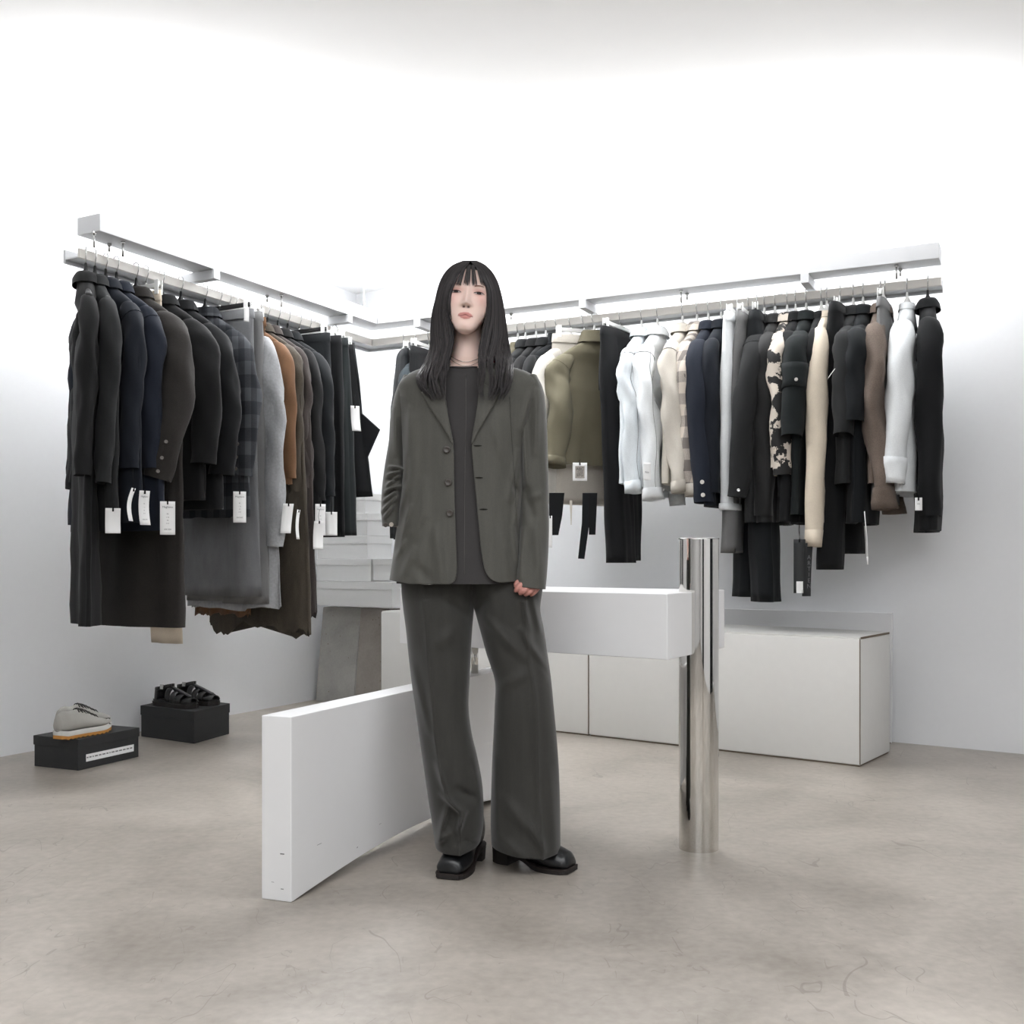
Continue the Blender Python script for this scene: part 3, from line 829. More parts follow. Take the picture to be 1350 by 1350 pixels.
# ------------------------------------------------------------------ cloth colours
M['button_dark'] = paint('dark_horn_button', rgb(92, 86, 80), 0.3, 0.6)
M['button_light'] = paint('pale_metal_button', rgb(205, 202, 196), 0.3, 0.6)
FB = {}
def fb(k, r, g, b, **kw): FB[k] = fabric('cloth_' + k, rgb(r, g, b), **kw)
fb('black', 17, 18, 20); fb('black_wool', 20, 20, 21, scale=220, bump=0.4); fb('black_cool', 19, 22, 25); fb('black_green', 22, 27, 28)
fb('navy', 23, 27, 35); fb('navy_blue', 29, 34, 45); fb('charcoal', 42, 39, 37, scale=200, bump=0.5, var=0.2); fb('charcoal_smooth', 32, 33, 34)
fb('grey_linen', 142, 143, 145, var=0.1, streak=0.08, scale=90, bump=0.9); fb('grey_dark', 104, 105, 107, streak=0.06); fb('grey_mid', 112, 112, 112)
fb('rust', 102, 74, 52, streak=0.12); fb('olive_brown', 64, 58, 50, var=0.2, streak=0.25); fb('brown_grey', 58, 52, 50, var=0.2, streak=0.2)
fb('cream', 214, 202, 184); fb('offwhite', 214, 210, 202); fb('white', 226, 229, 231); fb('white_denim', 212, 218, 222, streak=0.03)
fb('khaki', 106, 101, 84, var=0.08); fb('taupe', 104, 92, 84, var=0.28, scale=260, bump=0.5); fb('velvet', 12, 12, 13, sheen=0.15, rough=0.6)
fb('stone', 196, 190, 180); fb('dark_teal', 34, 42, 46)
FB['plaid_grey'] = plaid('cloth_plaid_grey', rgb(72, 74, 78), rgb(38, 40, 44), rgb(52, 54, 58), 0.115, 0.5, 0.4)
FB['plaid_beige'] = plaid('cloth_plaid_beige', rgb(206, 196, 184), rgb(120, 114, 110), rgb(168, 160, 152), 0.10, 0.5, 0.5)
FB['cow'] = cow('cloth_cow', rgb(206, 196, 184), rgb(24, 23, 23))

def gz(py, side, px, w): 
    p = rack_at(side, px, w); return RAIL_TOP - zed(py, p.y)
LROT = math.atan2(L_OUT.y, L_OUT.x); RROT = math.atan2(R_OUT.y, R_OUT.x)
G_L, G_R = 'clothes hanging on the left rack', 'clothes hanging on the right rack'
cnt = [0]
def hang(side, px, kind, name, cat, mat, label, hang_short, cuff=None, hem=None, colour=None, turn=0.0, clip=0.17, **kw):
    """one garment and its hanger, hooked over the rail at photo column px; cuff / hem are photo rows"""
    cnt[0] += 1
    q = rack_at(side, px, 0.0); loc = (q.x, q.y, RAIL_TOP)
    rot = (LROT if side == 'L' else RROT) + math.radians(turn)
    mt = FB[mat] if isinstance(mat, str) else mat
    w_obs = kw.get('out', 0.29)
    p = dict(sw=0.215, out=0.30, th=0.085, fold=0.008, seed=cnt[0] * 13 + 5)
    p.update(kw)
    for k in ('cuffmat', 'collarmat', 'buttonmat', 'bandmat', 'rolledmat', 'lining', 'seammat'):
        if k in p and isinstance(p[k], str): p[k] = FB.get(p[k]) or M[p[k]]
    # which column does the cuff or hem stand at, roughly: the rail point moved out by w
    def drop(py, w):
        o = L_OUT if side == 'L' else R_OUT
        pt = Vector((q.x, q.y, 0)) + Matrix.Rotation(math.radians(turn), 3, 'Z') @ o * w
        return RAIL_TOP - zed(py, pt.y)
    grp = G_L if side == 'L' else G_R
    if kind == 'top':
        p['cuff'] = drop(cuff, 0.26) if cuff else 0
        p['hem'] = drop(hem, 0.1) if hem else p['cuff'] - 0.02
        g = top_garment(name, label, cat, loc, rot, mt, p, grp)
        hanger(loc, rot, 'hanger carrying the ' + hang_short, colour or ('black' if side == 'L' else 'white'), None, 'hangers on the ' + ('left' if side == 'L' else 'right') + ' rail')
    else:
        p['ww'] = kw.get('ww', 0.185); p['hem'] = drop(hem, 0.15)
        g = leg_garment(name, label, cat, loc, rot, mt, p, grp)
        hanger(loc, rot, 'clip hanger gripping the ' + hang_short, colour or 'white', clip, 'hangers on the ' + ('left' if side == 'L' else 'right') + ' rail')
    return g

# ---- left rack, near to far
A = dict
hang('L', 113, 'top', 'coat', 'coat', 'black_wool', 'black wool coat at the near end of the left rack, cut by the photo edge', 'nearest black wool coat', 626, 824, out=0.27, th=0.08, sy=-0.03, turn=-36, sw=0.19, bw=0.20)
hang('L', 125, 'top', 'jacket', 'jacket', 'charcoal_smooth', 'dark charcoal jacket second from the near end of the left rack', 'second dark charcoal jacket', 637, 700, out=0.28, th=0.08, sy=-0.04, turn=-24, sw=0.20)
hang('L', 139, 'top', 'shirt', 'shirt', 'navy', 'dark navy shirt just before the darker navy jacket on the left rack', 'dark navy shirt', 618, 690, out=0.26, th=0.08, yoke=1, sy=-0.03, turn=-10)
hang('L', 153, 'top', 'jacket', 'jacket', 'navy_blue', 'navy blue jacket directly before the charcoal coat with cuff buttons', 'navy blue jacket', 618, 700, out=0.26, th=0.08, yoke=1, sy=-0.02)
hang('L', 179, 'top', 'coat', 'coat', 'charcoal', 'long charcoal wool coat with three buttons on its cuff', 'charcoal coat with cuff buttons', 632, 826, out=0.33, th=0.10, slw=(0.070, 0.078, 0.070), slt=0.055, sy=-0.10, buttons=3, bstep=2, bk=17, cuff_x=0.26, bw=0.23, flare=0.03, sx=0.055)
hang('L', 213, 'top', 'coat', 'coat', 'black_wool', 'black wool coat following the charcoal buttoned coat', 'black coat after the charcoal one', 612, 660, out=0.335, th=0.09, slw=(0.066, 0.072, 0.064), sy=-0.03, cuff_x=0.31, bw=0.23)
hang('L', 238, 'top', 'jacket', 'jacket', 'black', 'black jacket directly before the grey plaid jacket', 'black jacket before the plaid one', 627, 672, out=0.335, th=0.09, slw=(0.064, 0.068, 0.060), sy=-0.03, cuff_x=0.31, bw=0.23)
hang('L', 270, 'top', 'jacket', 'jacket', 'plaid_grey', 'dark grey plaid jacket on the left rack', 'dark grey plaid jacket', 627, 682, out=0.32, th=0.09, slw=(0.060, 0.064, 0.054), sy=-0.03, cuff_x=0.28, buttons=3, bstep=2)
hang('L', 289, 'leg', 'skirt', 'skirt', 'grey_dark', 'long faded grey skirt with wooden clip bar beside the plaid jacket', 'faded grey skirt', None, 786, skirt=1, th=0.09, colour='black', clip=0.18, ww=0.20, flare=0.05, fold=0.014)
hang('L', 301, 'leg', 'trousers', 'trousers', 'grey_mid', 'mid grey washed trousers behind the faded grey skirt', 'mid grey washed trousers', None, 796, th=0.08, ww=0.20, clip=0.18, leg=0.13)
hang('L', 309, 'top', 'shirt_dress', 'dress', 'grey_linen', 'long pale grey crinkled linen shirt dress with frayed edge', 'pale grey linen dress', 720, 800, out=0.30, th=0.09, ragged=0.015, wr=0.008, collar='band', slw=(0.055, 0.060, 0.055), cuff_x=0.29, bw=0.25, fold=0.020, sy=-0.02)
hang('L', 328, 'top', 'jacket', 'jacket', 'rust', 'rust brown jacket, the only orange garment on the left rack', 'rust brown jacket', 631, 640, out=0.27, th=0.08, wr=0.004, cuff_x=0.265, slw=(0.058, 0.062, 0.055))
hang('L', 341, 'top', 'coat', 'coat', 'olive_brown', 'long faded olive brown coat with frayed hem beside the rust jacket', 'faded olive brown coat', 645, 822, out=0.27, th=0.09, ragged=0.05, wr=0.008, cuff_x=0.26, buttons=1, buttonmat='button_light', bw=0.25, flare=0.05)
hang('L', 352, 'top', 'coat', 'coat', 'brown_grey', 'long dark brown washed coat with a ragged hem', 'dark brown washed coat', 640, 800, out=0.27, th=0.08, ragged=0.04, wr=0.008, bw=0.25, flare=0.05)
hang('L', 366, 'top', 'coat', 'coat', 'black_wool', 'black wool coat between the brown washed coat and the black jacket', 'black wool coat after the brown one', 660, 715, out=0.27, th=0.085, sy=0.02, cuff_x=0.27)
hang('L', 379, 'top', 'jacket', 'jacket', 'black_cool', 'black jacket with one cuff button before the black clipped trousers', 'black jacket with one cuff button', 654, 700, out=0.29, th=0.085, buttons=1, cuff_x=0.28)
hang('L', 394, 'leg', 'trousers', 'trousers', 'black_cool', 'black trousers on a dark clip bar in the far part of the left rack', 'black trousers on the dark bar', None, 705, th=0.08, colour='black', ww=0.19, clip=0.17)
hang('L', 407, 'leg', 'trousers', 'trousers', 'black', 'black trousers before the black gathered trousers near the corner', 'black trousers near the corner', None, 708, th=0.075, ww=0.20)
hang('L', 418, 'leg', 'trousers', 'trousers', 'black_green', 'wide black gathered trousers ending over the grey shoe boxes', 'wide black gathered trousers', None, 706, th=0.11, ww=0.19, leg=0.12, fold=0.012, hem2=0.0)
ap = hang('L', 441, 'leg', 'apron', 'apron', 'black', 'black apron with long straps at the corner end of the left rack', 'black apron', None, 655, skirt=1, th=0.07, ww=0.12, flare=0.09, clip=0.10, fold=0.006, drift=0.03)
# apron straps and the folded point sticking out to the right
tube('strap', [(0.12, 0.0, -0.09), (0.155, 0.0, -0.30), (0.175, 0.01, -0.55)], 0.006, FB['black'], ap, 6)
tube('strap', [(0.10, 0.02, -0.09), (0.14, 0.02, -0.35), (0.165, 0.02, -0.60)], 0.005, FB['black'], ap, 6)
Vp = [(0.13, 0.0, -0.42), (0.285, 0.0, -0.545), (0.21, 0.0, -0.68), (0.20, 0.0, -0.80), (0.12, 0.0, -0.70)]
pnt = mk('side_panel', Vp, [(0, 1, 2, 3, 4)], FB['black'], ap, False); add_mod_solid(pnt, 0.012, 0)
# cream lining piece that peeps out below the long charcoal coat
hang('L', 192, 'leg', 'underskirt', 'skirt', 'cream', 'cream cotton skirt showing only its hem below the charcoal coat', 'cream cotton skirt', None, 848, skirt=1, th=0.03, ww=0.085, flare=0.0, drift=0.12, fold=0.003, clip=0.08)
hang('L', 319, 'leg', 'skirt', 'skirt', 'rust', 'rust brown skirt whose torn hem shows below the grey skirt', 'rust brown skirt', None, 808, skirt=1, th=0.03, ww=0.14, flare=0.03, fold=0.004, ragged=0.03, drift=-0.12, clip=0.12)

# ---- right rack, from the corner to the right
hang('R', 531, 'leg', 'trousers', 'trousers', 'black_cool', 'black striped trousers nearest the corner on the right rack', 'black striped trousers', None, 711, th=0.10, ww=0.18, turn=38, fold=0.010, clip=0.16)
hang('R', 549, 'top', 'jacket', 'jacket', 'dark_teal', 'dark green black jacket in the corner, behind the woman\'s shoulder', 'dark green black corner jacket', 650, 660, out=0.26, th=0.09, colour='black', turn=15)
hang('R', 566, 'leg', 'trousers', 'trousers', 'black', 'black trousers half hidden by the woman\'s long hair', 'black trousers behind the hair', None, 680, th=0.08)
hang('R', 683, 'top', 'jacket', 'jacket', 'khaki', 'dark olive jacket just right of the woman\'s hair', 'dark olive jacket', 630, 640, out=0.25, th=0.07, collar='band')
hang('R', 693, 'top', 'jacket', 'jacket', 'charcoal_smooth', 'charcoal jacket between the olive jacket and the hooded black one', 'charcoal jacket by the hair', 635, 640, out=0.25, th=0.07)
hang('R', 707, 'top', 'jacket', 'jacket', 'black_wool', 'hooded looking black jacket above the woman\'s right shoulder', 'black jacket above her shoulder', 640, 650, out=0.26, th=0.085)
hang('R', 720, 'top', 'jacket', 'jacket', 'black', 'black jacket next to the high necked dark top', 'black jacket by the high neck', 640, 650, out=0.26, th=0.085)
hn = hang('R', 735, 'top', 'high_neck_top', 'top', 'black_cool', 'dark high necked top with a white clip tag', 'dark high necked top', 640, 650, out=0.24, th=0.09, collar='band', collar_h=0.07, turn=-20, nz=0.09)
hang('R', 753, 'top', 'shirt', 'shirt', 'offwhite', 'off white shirt directly behind the khaki jacket', 'off white shirt behind the khaki jacket', 662, 664, out=0.28, th=0.075, wr=0.005, turn=-24, bw=0.27, slt=0.05)
kj = hang('R', 784, 'top', 'jacket', 'jacket', 'khaki', 'khaki cotton jacket turned to show its back', 'khaki cotton jacket', 616, 614, out=0.27, th=0.10, turn=-40, sy=0.05, elb=0.03, cuffband=0.055, wr=0.006, yoke=1, slt=0.052, slw=(0.064, 0.062, 0.050), bw=0.225, flare=0.0, cuff_x=0.29, collar_h=0.04)
hang('R', 771, 'leg', 'skirt', 'skirt', 'stone', 'pale grey skirt hem hanging below the khaki jacket', 'pale grey skirt', None, 664, skirt=1, th=0.05, ww=0.17, flare=0.05, turn=-45, fold=0.004, clip=0.15)
hang('R', 818, 'leg', 'trousers', 'trousers', 'black', 'long black trousers between the khaki jacket and the white jackets', 'long black trousers', None, 742, th=0.10, ww=0.185, turn=-8, clip=0.16, leg=0.10, cross=0.04, hang=0.02)
hang('R', 846, 'top', 'jacket', 'jacket', 'white_denim', 'white denim jacket nearest the long black trousers', 'first white denim jacket', 650, 640, out=0.29, th=0.095, slt=0.050, yoke=1, stitch=(3, 7), seammat='grey_mid', cuffband=0.06, wr=0.008, elb=0.02, sy=0.05)
hang('R', 867, 'top', 'jacket', 'jacket', 'white', 'white denim jacket with a grey button on its cuff', 'second white denim jacket', 660, 645, out=0.29, th=0.095, slt=0.050, yoke=1, stitch=(3, 7), seammat='grey_mid', cuffband=0.06, wr=0.009, buttons=1, elb=0.02, sy=0.06)
hang('R', 900, 'top', 'jacket', 'jacket', 'stone', 'stone coloured jacket between the white jackets and the beige plaid shirt', 'stone coloured jacket', 650, 640, out=0.29, th=0.10, slt=0.052, yoke=1, stitch=(4,), seammat='grey_mid', cuffband=0.05, wr=0.010, elb=0.01, sy=0.07)
hang('R', 919, 'top', 'shirt', 'shirt', 'plaid_beige', 'beige and grey plaid shirt', 'beige plaid shirt', 654, 650, out=0.28, th=0.085, slt=0.045, wr=0.006, cuffband=0.05, cuffmat='stone', sy=0.05)
hang('R', 934, 'top', 'jacket', 'jacket', 'navy_blue', 'navy jacket with two white buttons on its cuff', 'navy jacket with white buttons', 663, 655, out=0.29, th=0.10, slt=0.056, slw=(0.06, 0.064, 0.06), buttons=2, bstep=2, br=0.0095, bk=1, buttonmat='button_light', wr=0.003, sy=0.05, cuff_x=0.29)
hang('R', 951, 'top', 'jacket', 'jacket', 'navy', 'plain navy jacket directly before the white trousers', 'plain navy jacket', 650, 668, out=0.27, th=0.08, slt=0.045, wr=0.003, sy=0.02)
hang('R', 973, 'leg', 'trousers', 'trousers', 'white', 'white trousers with a turned up hem over a grey leg', 'white turned up trousers', None, 670, th=0.095, ww=0.215, clip=0.17, leg=0.115, rolled=1, cross=0.0, fold=0.003)
hang('R', 987, 'leg', 'trousers', 'trousers', 'grey_mid', 'grey trouser legs showing below the white turned up hem', 'grey trousers', None, 729, th=0.080, ww=0.20, clip=0.17, leg=0.11, hang=-0.05, fold=0.004)
hang('R', 998, 'leg', 'trousers', 'trousers', 'black_cool', 'long black wide trousers, lowest legs on the right rack', 'long black wide trousers', None, 793, th=0.13, ww=0.19, clip=0.16, leg=0.115, cross=0.05, hem2=-0.015, crotch=0.34, turn=10)
hang('R', 1008, 'top', 'jacket', 'jacket', 'charcoal_smooth', 'charcoal jacket with a dark button on its long sleeve', 'charcoal jacket with sleeve button', 655, 690, out=0.31, th=0.11, slt=0.058, wr=0.004, buttons=1, bk=1, yoke=1, sy=-0.06, elb=-0.02, buttonmat='steel')
hang('R', 1022, 'top', 'jacket', 'jacket', 'velvet', 'black velvet jacket before the cow print shirt', 'black velvet jacket', 680, 690, out=0.27, th=0.12, slt=0.055, wr=0.006, buttons=1, buttonmat='steel')
hang('R', 1038, 'top', 'shirt', 'shirt', 'cow', 'cream and black cow print shirt', 'cow print shirt', 627, 620, out=0.29, th=0.11, slt=0.050, wr=0.007, slw=(0.055, 0.055, 0.05), sy=0.03)
hang('R', 1049, 'top', 'jacket', 'jacket', 'black', 'black jacket hanging longer behind the cow print shirt', 'long black jacket behind cow print', 655, 689, out=0.25, th=0.12, slt=0.05, bw=0.24)
hang('R', 1063, 'top', 'jacket', 'jacket', 'black_green', 'black short sleeved jacket with flap pocket and silver snaps', 'black jacket with flap pocket', 576, 680, out=0.30, th=0.10, slt=0.060, slw=(0.065, 0.07, 0.066), flap=1, wr=0.003, cuff_x=0.31, sy=-0.01)
hang('R', 1083, 'top', 'sweater', 'sweater', 'black', 'black sweater tucked behind the cream sweatshirt', 'black sweater behind the cream one', 650, 690, out=0.26, th=0.07, collar='band')
hang('R', 1090, 'top', 'sweatshirt', 'sweatshirt', 'cream', 'cream sweatshirt with long ribbed cuff', 'cream sweatshirt', 721, 690, out=0.30, th=0.08, slt=0.046, collar='band', cuffband=0.06, cuffgrow=1.03, wr=0.003, cuff_x=0.30, sy=-0.01)
ov = hang('R', 1108, 'leg', 'overalls', 'overalls', 'black', 'long black overalls with zips and gathered ankle', 'long black overalls', None, 751, th=0.12, ww=0.19, clip=0.10, leg=0.085, crotch=0.55, hem2=-0.07, cross=-0.03, fold=0.010)
hang('R', 1125, 'top', 'jacket', 'jacket', 'charcoal_smooth', 'short sleeved charcoal top after the black overalls', 'short sleeved charcoal top', 574, 640, out=0.30, th=0.09, slt=0.054, slw=(0.065, 0.07, 0.066), wr=0.004, cuff_x=0.31)
hang('R', 1138, 'top', 'top', 'top', 'black_cool', 'short sleeved black top before the taupe wool coat', 'short sleeved black top', 558, 690, out=0.30, th=0.10, slt=0.058, slw=(0.065, 0.07, 0.066), wr=0.004, cuff_x=0.31, bw=0.23)
hang('R', 1161, 'top', 'coat', 'coat', 'taupe', 'taupe wool coat with a rolled cuff', 'taupe wool coat', 672, 640, out=0.31, th=0.10, slt=0.052, slw=(0.064, 0.068, 0.062), cuffband=0.09, cuffgrow=1.14, wr=0.008, sy=0.05, elb=-0.01)
hang('R', 1167, 'leg', 'skirt', 'skirt', 'grey_mid', 'grey skirt hem showing below the taupe coat', 'grey skirt', None, 662, skirt=1, th=0.08, ww=0.19, flare=0.04, fold=0.006)
hang('R', 1196, 'top', 'shirt', 'shirt', 'white', 'white shirt with a wide loose cuff near the right end', 'white shirt at the right end', 638, 650, out=0.30, th=0.10, slt=0.056, slw=(0.05, 0.06, 0.075), wr=0.005, cuffband=0.10, cuffgrow=1.08, collar='band', sy=-0.03)
hang('R', 1223, 'top', 'shirt', 'shirt', 'black', 'black shirt with a pointed collar at the right end of the rack', 'black shirt at the right end', 680, 700, out=0.27, th=0.10, slt=0.055, colour='black', turn=7)
# ================================================================== THE WOMAN
PY0 = 2.90
person_loc = Vector(((628 - 675) / F * PY0, PY0, 0))
person = empty('person', 'woman in dark grey trouser suit standing with one hand in her pocket', 'person', person_loc)
def pw(px, py, dy=0.0):
    """point on the person: column/row read at its own distance, dy metres behind the body's middle plane"""
    return at(px, py, PY0 + dy)
def pxz(px, py, dy=0.0):
    """column at its own distance, height taken at the body's middle plane"""
    Y = PY0 + dy
    return Vector(((px - 675.0) / F * Y, Y, zed(py, PY0)))
def pmk(name, V, Fc, mat, parent=None, smooth=True):
    par = parent or person
    V = [Vector(v) - person_loc for v in V]
    return mk(name, V, Fc, mat, par, smooth)
# ---- cloth of the suit: fine dark olive grey twill
def suit_cloth(name, c):
    m, nt, b = new_mat(name)
    b.inputs['Roughness'].default_value = 0.72; b.inputs['Specular IOR Level'].default_value = 0.3
    b.inputs['Sheen Weight'].default_value = 0.25; b.inputs['Sheen Roughness'].default_value = 0.45
    tc = N(nt, 'ShaderNodeTexCoord')
    n1 = N(nt, 'ShaderNodeTexNoise'); n1.inputs['Scale'].default_value = 500; n1.inputs['Detail'].default_value = 2
    mp = N(nt, 'ShaderNodeMapping'); mp.inputs['Scale'].default_value = (60, 60, 6)
    n2 = N(nt, 'ShaderNodeTexNoise'); n2.inputs['Scale'].default_value = 1.0; n2.inputs['Detail'].default_value = 5
    nt.links.new(tc.outputs['Object'], n1.inputs['Vector']); nt.links.new(tc.outputs['Object'], mp.inputs['Vector']); nt.links.new(mp.outputs['Vector'], n2.inputs['Vector'])
    mx = N(nt, 'ShaderNodeMath', operation='ADD'); nt.links.new(n1.outputs['Fac'], mx.inputs[0]); nt.links.new(n2.outputs['Fac'], mx.inputs[1])
    mr = N(nt, 'ShaderNodeMapRange'); mr.inputs['From Min'].default_value = 0.6; mr.inputs['From Max'].default_value = 1.4
    nt.links.new(mx.outputs[0], mr.inputs['Value'])
    mi = N(nt, 'ShaderNodeMix', data_type='RGBA'); mi.inputs['A'].default_value = tuple(x * 0.82 for x in c[:3]) + (1,); mi.inputs['B'].default_value = tuple(x * 1.2 for x in c[:3]) + (1,)
    nt.links.new(mr.outputs['Result'], mi.inputs['Factor']); nt.links.new(mi.outputs['Result'], b.inputs['Base Color'])
    bp = N(nt, 'ShaderNodeBump'); bp.inputs['Strength'].default_value = 0.2; bp.inputs['Distance'].default_value = 0.0008
    nt.links.new(n1.outputs['Fac'], bp.inputs['Height']); nt.links.new(bp.outputs['Normal'], b.inputs['Normal'])
    return m
M['suit'] = suit_cloth('suit_twill', rgb(75, 74, 69))
M['trouser'] = suit_cloth('trouser_twill', rgb(50, 49, 46))
M['tee'] = fabric('charcoal_jersey', rgb(58, 56, 56), 0.85, 0.08, 500, 0.15)
M['stitch'] = paint('grey_stitch', rgb(88, 86, 84), 0.8, 0.2)
M['hole'] = paint('dark_thread', rgb(34, 33, 31), 0.9, 0.1)
M['boot'] = paint('black_leather', rgb(24, 25, 27), 0.32, 0.5, 0.15, 90, 0.08)
M['boot_sole'] = paint('dark_rubber', rgb(34, 30, 29), 0.6, 0.4)
M['welt'] = paint('brown_welt', rgb(40, 33, 31), 0.6, 0.4)
M['silver'] = paint('silver_chain', rgb(205, 202, 198), 0.25, 0.5, 0, 20, 0.02, metallic=1.0)

# ---------------------------------------------------------------- head shape (local: x right, y back, z up)
HS = 0.94; HP = math.radians(-5); HR = math.radians(5.0)
HC = Vector(((617.5 - 675) / F * PY0, PY0, 1.551))
HM = Matrix.Rotation(HR, 3, 'Y') @ Matrix.Rotation(HP, 3, 'X')
def hw_(p): return HC + HM @ (Vector(p) * HS)
_hz = [-.107, -.104, -.097, -.083, -.065, -.042, -.015, .01, .03, .05, .07, .085, .095, .1005]
_w = cr(_hz, [.004, .014, .0235, .0335, .0450, .0575, .0675, .071, .0725, .072, .067, .056, .040, .008])
_f = cr(_hz, [-.074, -.083, -.0880, -.0885, -.0885, -.0895, -.0900, -.0905, -.0925, -.0900, -.080, -.062, -.042, -.008])
_b = cr(_hz, [-.062, -.045, -.025, .0, .030, .058, .076, .085, .089, .088, .080, .064, .044, .008])
def g2(x, z, cx, cz, sx, sz): return math.exp(-((x - cx) / sx) ** 2 - ((z - cz) / sz) ** 2)
def face_bump(x, z):
    """how far the face stands out (+) at (x, z) beyond the plain head form"""
    d = 0.0
    # nose bridge, tip, wings
    if z < 0.03:
        t = min(1.0, max(0.0, (0.022 - z) / 0.05)); w = 0.0075 + 0.0035 * t
        drop = 1.0 if z > -0.033 else math.exp(-((z + 0.033) / 0.0045) ** 2)
        d += (0.003 + 0.0165 * t ** 1.3) * math.exp(-(x / w) ** 2) * drop * min(1, max(0, (0.03 - z) / 0.01))
    d += 0.0040 * g2(x, z, 0, -0.029, 0.009, 0.007)
    for s in (-1, 1):
        d += 0.0065 * g2(x, z, s * 0.0125, -0.0325, 0.0055, 0.0055)
        d -= 0.0075 * g2(x, z, s * 0.0065, -0.0385, 0.0032, 0.0022)     # nostrils
        d -= 0.0060 * g2(x, z, s * 0.031, 0.005, 0.014, 0.009)          # eye hollows
        d += 0.0026 * g2(x, z, s * 0.031, 0.0045, 0.010, 0.0065)         # eyeball under the lids
        d += 0.0025 * g2(x, z, s * 0.032, 0.022, 0.016, 0.006)          # brow
        d += 0.0038 * g2(x, z, s * 0.038, -0.018, 0.017, 0.016)         # cheek
    d += 0.0048 * g2(x, z, 0, -0.0585, 0.014, 0.0042) + 0.0056 * g2(x, z, 0, -0.0685, 0.012, 0.0048)
    d -= 0.0042 * g2(x, z, 0, -0.0635, 0.018, 0.0016)                   # mouth line
    d -= 0.0022 * g2(x, z, 0, -0.0775, 0.014, 0.0045)
    d += 0.0045 * g2(x, z, 0, -0.092, 0.012, 0.009)                     # chin
    d -= 0.001 * g2(x, z, 0, -0.049, 0.003, 0.006)
    return d
def face_y(x, z):
    w, f, b = float(_w(z)), float(_f(z)), float(_b(z)); m = 0.35 * f + 0.65 * (f + b) / 2
    u = min(0.999, abs(x) / w)
    return m - (m - f) * (1 - u ** 2.3) ** (1 / 2.3) - face_bump(x, z)
def head_rings(nr=120, n=150):
    rows = []
    for i in range(nr):
        t = i / (nr - 1); z = -.107 + .2075 * (t if t < 0.9 else 0.9 + 0.1 * (1 - (1 - (t - 0.9) / 0.1) ** 2))
        w, f, b = float(_w(z)), float(_f(z)), float(_b(z)); m = 0.35 * f + 0.65 * (f + b) / 2
        row = []
        for k in range(n):
            a = 2 * PI * k / n
            # more points on the face
            a = a - 0.35 * math.sin(2 * (a + PI / 2)) * 0.0
            c, s = math.cos(a), math.sin(a)
            r = (abs(c) ** 2.3 + abs(s) ** 2.3) ** (-1 / 2.3)
            x = w * c * r
            y = m + (b - m) * s * r if s > 0 else m + (m - f) * s * r
            if s < 0:
                fade = min(1, -s * 2.2); y -= face_bump(x, z) * fade
            row.append(hw_((x, y, z)))
        rows.append(row)
    return rows
V, Fc = loft_vf(head_rings(), True, True, True)
raw = MB().add(V, Fc)
def ell(c, w, df, db, n=28): return [Vector((c[0] + w * math.cos(a), c[1] + (db if math.sin(a) > 0 else df) * math.sin(a), c[2])) for a in [2 * PI * k / n for k in range(n)]]
nx = (615.5 - 675) / F * PY0
tr = [(1.520, .046, .050, .055, 0.045), (1.47, .042, .044, .052, 0.030), (1.42, .0425, .044, .052, 0.020), (1.40, .046, .050, .056, .02), (1.385, .060, .060, .062, .02), (1.372, .085, .070, .066, .02), (1.358, .118, .078, .07, .02), (1.34, .150, .086, .075, .02), (1.30, .158, .095, .08, .02), (1.2, .140, .095, .075, .02), (1.05, .115, .085, .07, .02), (.95, .130, .09, .085, .02), (.86, .140, .09, .09, .02), (.80, .11, .075, .075, .02)]
V, Fc = loft_vf([ell((nx + (0.0 if z > 1.3 else 0.02), PY0 + cy, z), w, df, db) for z, w, df, db, cy in tr], True, True, True); raw.add(V, Fc)
# ears (under the hair)
for s in (-1, 1):
    R = []
    for k in range(9):
        a = PI * k / 8
        R.append(hw_((s * (0.069 + 0.008 * math.sin(a)), 0.008 + 0.010 * math.sin(a), 0.022 - 0.055 * k / 8)))
    raw.add(*tube_vf(R, [0.004, .007, .009, .009, .008, .007, .007, .007, .004], 8))
# arms and legs
raw.add(*tube_vf([pw(548, 512, .03), pw(533, 545, .025), pw(523, 612, .022), pw(517, 650, .006), pw(518, 682, .0), pw(534, 696, .01), pw(545, 722, .01)], [.034, .026, .021, .019, .012, .014, .022], 14))
raw.add(*tube_vf([pw(690, 512, .03), pw(703, 545, .01), pw(705, 620, .0), pw(704, 690, -.02), pw(702, 745, -.04), pw(703, 762, -.045)], [.034, .030, .027, .025, .020, .020], 14))
raw.add(*tube_vf([pw(585, 770, .03), pw(582, 850, .03), pw(584, 935, .02), pw(590, 1030, .04), pw(603, 1125, .04)], [.075, .066, .048, .044, .03], 16))
raw.add(*tube_vf([pw(660, 770, .03), pw(676, 850, .03), pw(690, 935, .02), pw(692, 1030, .05), pw(690, 1120, .05)], [.075, .066, .048, .044, .03], 16))
